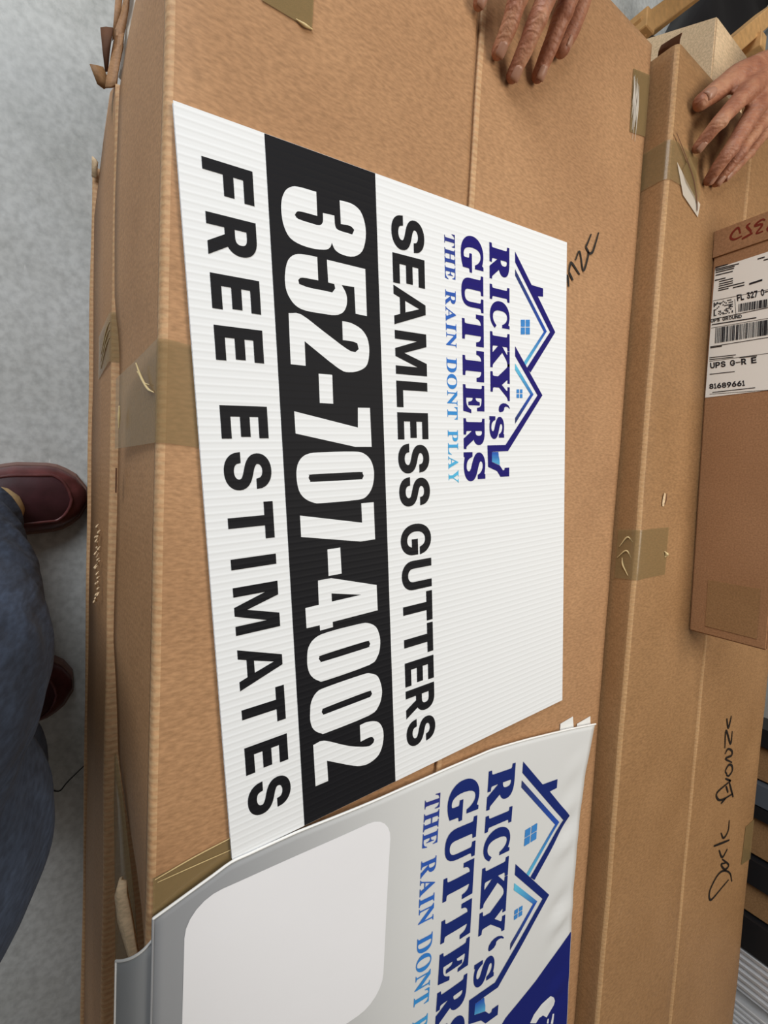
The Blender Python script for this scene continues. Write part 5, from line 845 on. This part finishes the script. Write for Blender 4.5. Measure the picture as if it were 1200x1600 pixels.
def person(label, J, voxel):
    r = empty('person', Vector(J['pelvis'])*Vector((1, 1, 0)), label, 'person')
    bm = BM(); figure(bm, J); bm = fused(bm, voxel, 3); obj('body', bm, M['skin'], r, True)
    return r
def trousers(J, r, mat, name, rad, voxel=.008):
    bm = BM()
    tube(bm, [J['waist'], J['pelvis']], [.15, .165], 20, 5)
    for s in 'lr':
        tube(bm, [J['pelvis'], J['hip_'+s]], [.14, .125], 20, 5)
        tube(bm, [J['hip_'+s], J['kn_'+s], J['hem_'+s]], rad, 20, 8)
    bm = fused(bm, voxel, 5)
    for v in bm.verts:
        n = v.normal if v.normal.length else Vector((0, 0, 1))
        v.co += n*(.007*nz(v.co.x*9, v.co.y*9, v.co.z*5)+.006*nz(v.co.x*16+3, v.co.y*16, v.co.z*22)*(1 if v.co.z < .35 else .5))
    obj(name, bm, mat, r, True)
def shirt(J, r, mat):
    bm = BM(); tube(bm, [Vector(J['pelvis'])+Vector((0, 0, .05)), J['waist'], J['chest'], Vector(J['chest']).lerp(Vector(J['neck']), .75)], [.165, .152, .172, .09], 20, 6)
    for s in 'lr': tube(bm, [J['chest'], J['sh_'+s], Vector(J['sh_'+s]).lerp(Vector(J['el_'+s]), .8)], [.11, .078, .062], 16, 6)
    obj('shirt', fused(bm, .009, 5), mat, r, True)
def hair(J, r):
    h = Vector(J['head']); fw = Vector(J['face']); bm = BM()
    tube(bm, [h-fw*.03+Vector((0, 0, .0)), h-fw*.012+Vector((0, 0, .060))], [.092, .095], 16, 5); obj('hair', fused(bm, .007, 4), M['black'], r, True)
def shoe(r, heel, toe, lab):
    heel, toe = Vector(heel), Vector(toe); d = (toe-heel); L = d.length; d.normalize(); s = Vector((-d.y, d.x, 0))
    def outline(t):     # half width
        return lerp_tab([(0, .018), (.05, .030), (.2, .036), (.45, .037), (.7, .050), (.86, .048), (.95, .034), (1, .010)], t)
    def height(t): return lerp_tab([(0, .078), (.2, .085), (.42, .088), (.6, .074), (.8, .060), (.93, .048), (1, .030)], t)
    bm = BM(); rings = []
    for i in range(25):
        t = i/24; c = heel+d*L*t; hw = outline(t); h = height(t); q = []
        for a in range(17):
            an = pi*a/16; q.append(c+s*hw*cos(an)*(1.0 if sin(an) < .5 else 1.0)+Vector((0, 0, .018+(h-.018)*sin(an)**.75)))
        q += [c-s*hw*.97+Vector((0, 0, .016)), c+s*hw*.97+Vector((0, 0, .016))]
        rings.append(q)
    loft(bm, rings); o = obj('shoe', bm, M['leather'], r, True, label=lab)
    bm = BM(); rings = []
    for i in range(25):
        t = i/24; c = heel+d*(L*t*1.012-.002); hw = outline(t)+.005
        rings.append([c+s*hw, c+s*hw+Vector((0, 0, .016)), c+s*(hw-.004)+Vector((0, 0, .0195)), c-s*(hw-.004)+Vector((0, 0, .0195)), c-s*hw+Vector((0, 0, .016)), c-s*hw])
    loft(bm, rings); obj('sole', bm, M['sole'], o, False)
    # moccasin apron with a raised seam
    bm = BM(); lay = ink_layer(bm)
    def ap(t, u):      # t along 0.50..0.93, u across -1..1
        hw = outline(t)*.70*(1 if t < .86 else sqrt(max(0, 1-((t-.86)/.075)**2))); an = math.acos(max(-1, min(1, u*hw/outline(t))))
        return heel+d*L*t+s*u*hw+Vector((0, 0, .018+(height(t)-.018)*sin(an)**.75+.0016))
    g = [[bm.verts.new(ap(.44+.4945*i/20, j/5-1)) for j in range(11)] for i in range(21)]
    for i in range(20):
        for j in range(10): bm.faces.new((g[i][j], g[i+1][j], g[i+1][j+1], g[i][j+1]))
    bmesh.ops.remove_doubles(bm, verts=bm.verts, dist=1e-5); obj('apron', bm, M['leather_dark'], o, True, label='darker apron')
    bm = BM(); path = [ap(.44+.4945*i/20, -1) for i in range(21)]+[ap(.44+.4945*i/20, 1) for i in range(19, -1, -1)]
    tube(bm, path, [.0024]*len(path), 8, 2); obj('seam', bm, M['leather'], o, True)
    return o

# the one reaching over from the far end, hands on the cartons
JA = dict(pelvis=(-1.10, .74, .92), waist=(-1.0, .74, 1.02), chest=(-.86, .735, 1.10), neck=(-.73, .73, 1.17), head=(-.60, .73, 1.27), face=Vector((.8, 0, -.6)),
    sh_r=(-.80, .53, 1.08), sh_l=(-.80, .94, 1.08), el_r=(-.66, .40, .79), el_l=(-.66, 1.05, .80),
    hip_r=(-1.1, .64, .88), hip_l=(-1.1, .84, .88), kn_r=(-1.07, .62, .48), kn_l=(-1.07, .87, .48), an_r=(-1.12, .62, .09), an_l=(-1.12, .88, .09), toe_r=(-.98, .61, .045), toe_l=(-.98, .90, .045),
    hem_r=(-1.12, .62, .10), hem_l=(-1.12, .88, .10))
zt = Z1+.0086
JA['hand_r'] = dict(wrist=(-.385, .366, .570),
    ring=[(-.196, .3135, zt), (-.212, .3135, zt+.015), (-.232, .313, zt+.026), (-.284, .322, .558)],
    middle=[(-.184, .3375, zt), (-.202, .3375, zt+.017), (-.222, .3385, zt+.030), (-.284, .349, .566)],
    index=[(-.204, .3775, zt), (-.226, .3775, zt+.016), (-.251, .378, zt+.030), (-.292, .379, .562)],
    pinky=[(-.2275, .283, zt), (-.241, .284, zt+.010), (-.256, .287, zt+.018), (-.288, .299, .548)],
    thumb=[(-.250, .4125, zt+.002), (-.276, .419, zt+.010), (-.309, .416, .530), (-.350, .390, .555)])
z2 = Z2+.0086
JA['hand_l'] = dict(fat=1.2, wrist=(-.393, .822, .585),
    index=[(-.235, .681, z2), (-.247, .682, .552), (-.260, .686, .563), (-.303, .721, .575)],
    middle=[(-.206, .722, z2), (-.217, .717, .552), (-.236, .720, .565), (-.290, .748, .578)],
    ring=[(-.213, .746, z2), (-.228, .748, .551), (-.248, .753, .563), (-.299, .789, .572)],
    pinky=[(-.229, .772, z2-.0008), (-.245, .783, .546), (-.272, .803, .555), (-.309, .829, .563)],
    thumb=[(-.290, .671, Z2+.0125), (-.315, .699, .552), (-.339, .726, .562), (-.362, .764, .572)])
helper = person('person leaning in from beyond the far end, bare hands resting on two cartons', JA, .0027)
trousers(JA, helper, M['black'], 'trousers', [.12, .088, .085]); shirt(JA, helper, M['shirt']); hair(JA, helper)
shoe(helper, (-1.19, .62, 0), (-.91, .605, 0), 'dark shoe'); shoe(helper, (-1.19, .88, 0), (-.91, .905, 0), 'dark shoe')
for hnd in ('hand_r', 'hand_l'):
    for f in ('thumb', 'index', 'middle', 'ring', 'pinky'):
        P = [Vector(p) for p in JA[hnd][f]]; d = P[0]-P[1]
        up = Vector((0, 0, 1))
        if f == 'thumb': up = Vector((.25, .55, .8)) if hnd == 'hand_r' else Vector((-.25, -.2, .9))
        r = .0080*(.9 if f == 'pinky' else 1) if f != 'thumb' else .0085*1.12*JA[hnd].get('fat', 1)
        nail_on(helper, P[0], d, up, r*(1.02 if f != 'thumb' else .98 if hnd == 'hand_r' else 1.22), .0128 if f != 'thumb' else .016, .0058 if f not in ('pinky', 'thumb') else .0050 if f == 'pinky' else .0072, .0045 if f == 'thumb' else 0)

# the one taking the picture: jeans and loafers at the near side
JB = dict(pelvis=(.50, -.42, .93), waist=(.49, -.43, 1.05), chest=(.46, -.42, 1.30), neck=(.43, -.38, 1.48), head=(.40, -.33, 1.64), face=Vector((-.1, .8, -.6)).normalized(),
    sh_l=(.27, -.40, 1.42), sh_r=(.65, -.42, 1.42), el_l=(.12, -.38, 1.12), el_r=(.72, -.38, 1.12),
    hip_l=(.42, -.40, .88), hip_r=(.60, -.40, .88), kn_l=(.452, -.166, .49), kn_r=(.555, -.168, .49), an_l=(.335, -.235, .09), an_r=(.62, -.22, .09), toe_l=(.327, -.175, .036), toe_r=(.619, -.175, .036),
    hem_l=(.350, -.196, .085), hem_r=(.62, -.195, .085))
JB['hand_l'] = dict(wrist=(.15, -.20, .99), index=[(.235, -.120, .955), (.225, -.125, .978), (.210, -.135, .992), (.185, -.15, 1.0)], middle=[(.240, -.132, .945), (.228, -.140, .968), (.208, -.152, .985), (.18, -.165, .995)], ring=[(.236, -.146, .936), (.222, -.156, .958), (.202, -.168, .975), (.176, -.178, .988)], pinky=[(.225, -.160, .930), (.212, -.170, .948), (.195, -.180, .965), (.172, -.19, .98)], thumb=[(.245, -.125, .985), (.222, -.130, 1.004), (.195, -.15, 1.012), (.170, -.178, 1.005)])
JB['hand_r'] = {k: ([(.62-(x-.15)-.10, y, z) for x, y, z in v] if k != 'wrist' else (.62-(v[0]-.15)-.10, v[1], v[2])) for k, v in JB['hand_l'].items() if k != 'fat'}
shooter = person('person in blue jeans and burgundy loafers standing at the near side of the stack', JB, .0045)
trousers(JB, shooter, M['denim'], 'jeans', [.115, .088, .072]); shirt(JB, shooter, M['shirt']); hair(JB, shooter)
shoe(shooter, (.336, -.335, 0), (.312, -.052, 0), 'burgundy leather loafer beside the carton stack'); shoe(shooter, (.626, -.35, 0), (.613, -.068, 0), 'burgundy leather loafer mostly hidden by the jeans')
for s, x in (('l', .334), ('r', .621)):
    bm = BM(); tube(bm, [(x-.002, -.158, .072), (x, -.19, .085), (x+.004, -.222, .12), (x+.01, -.222, .2)], [.034, .040, .042, .042], 16, 5); obj('sock', bm, M['sock'], shooter, True)
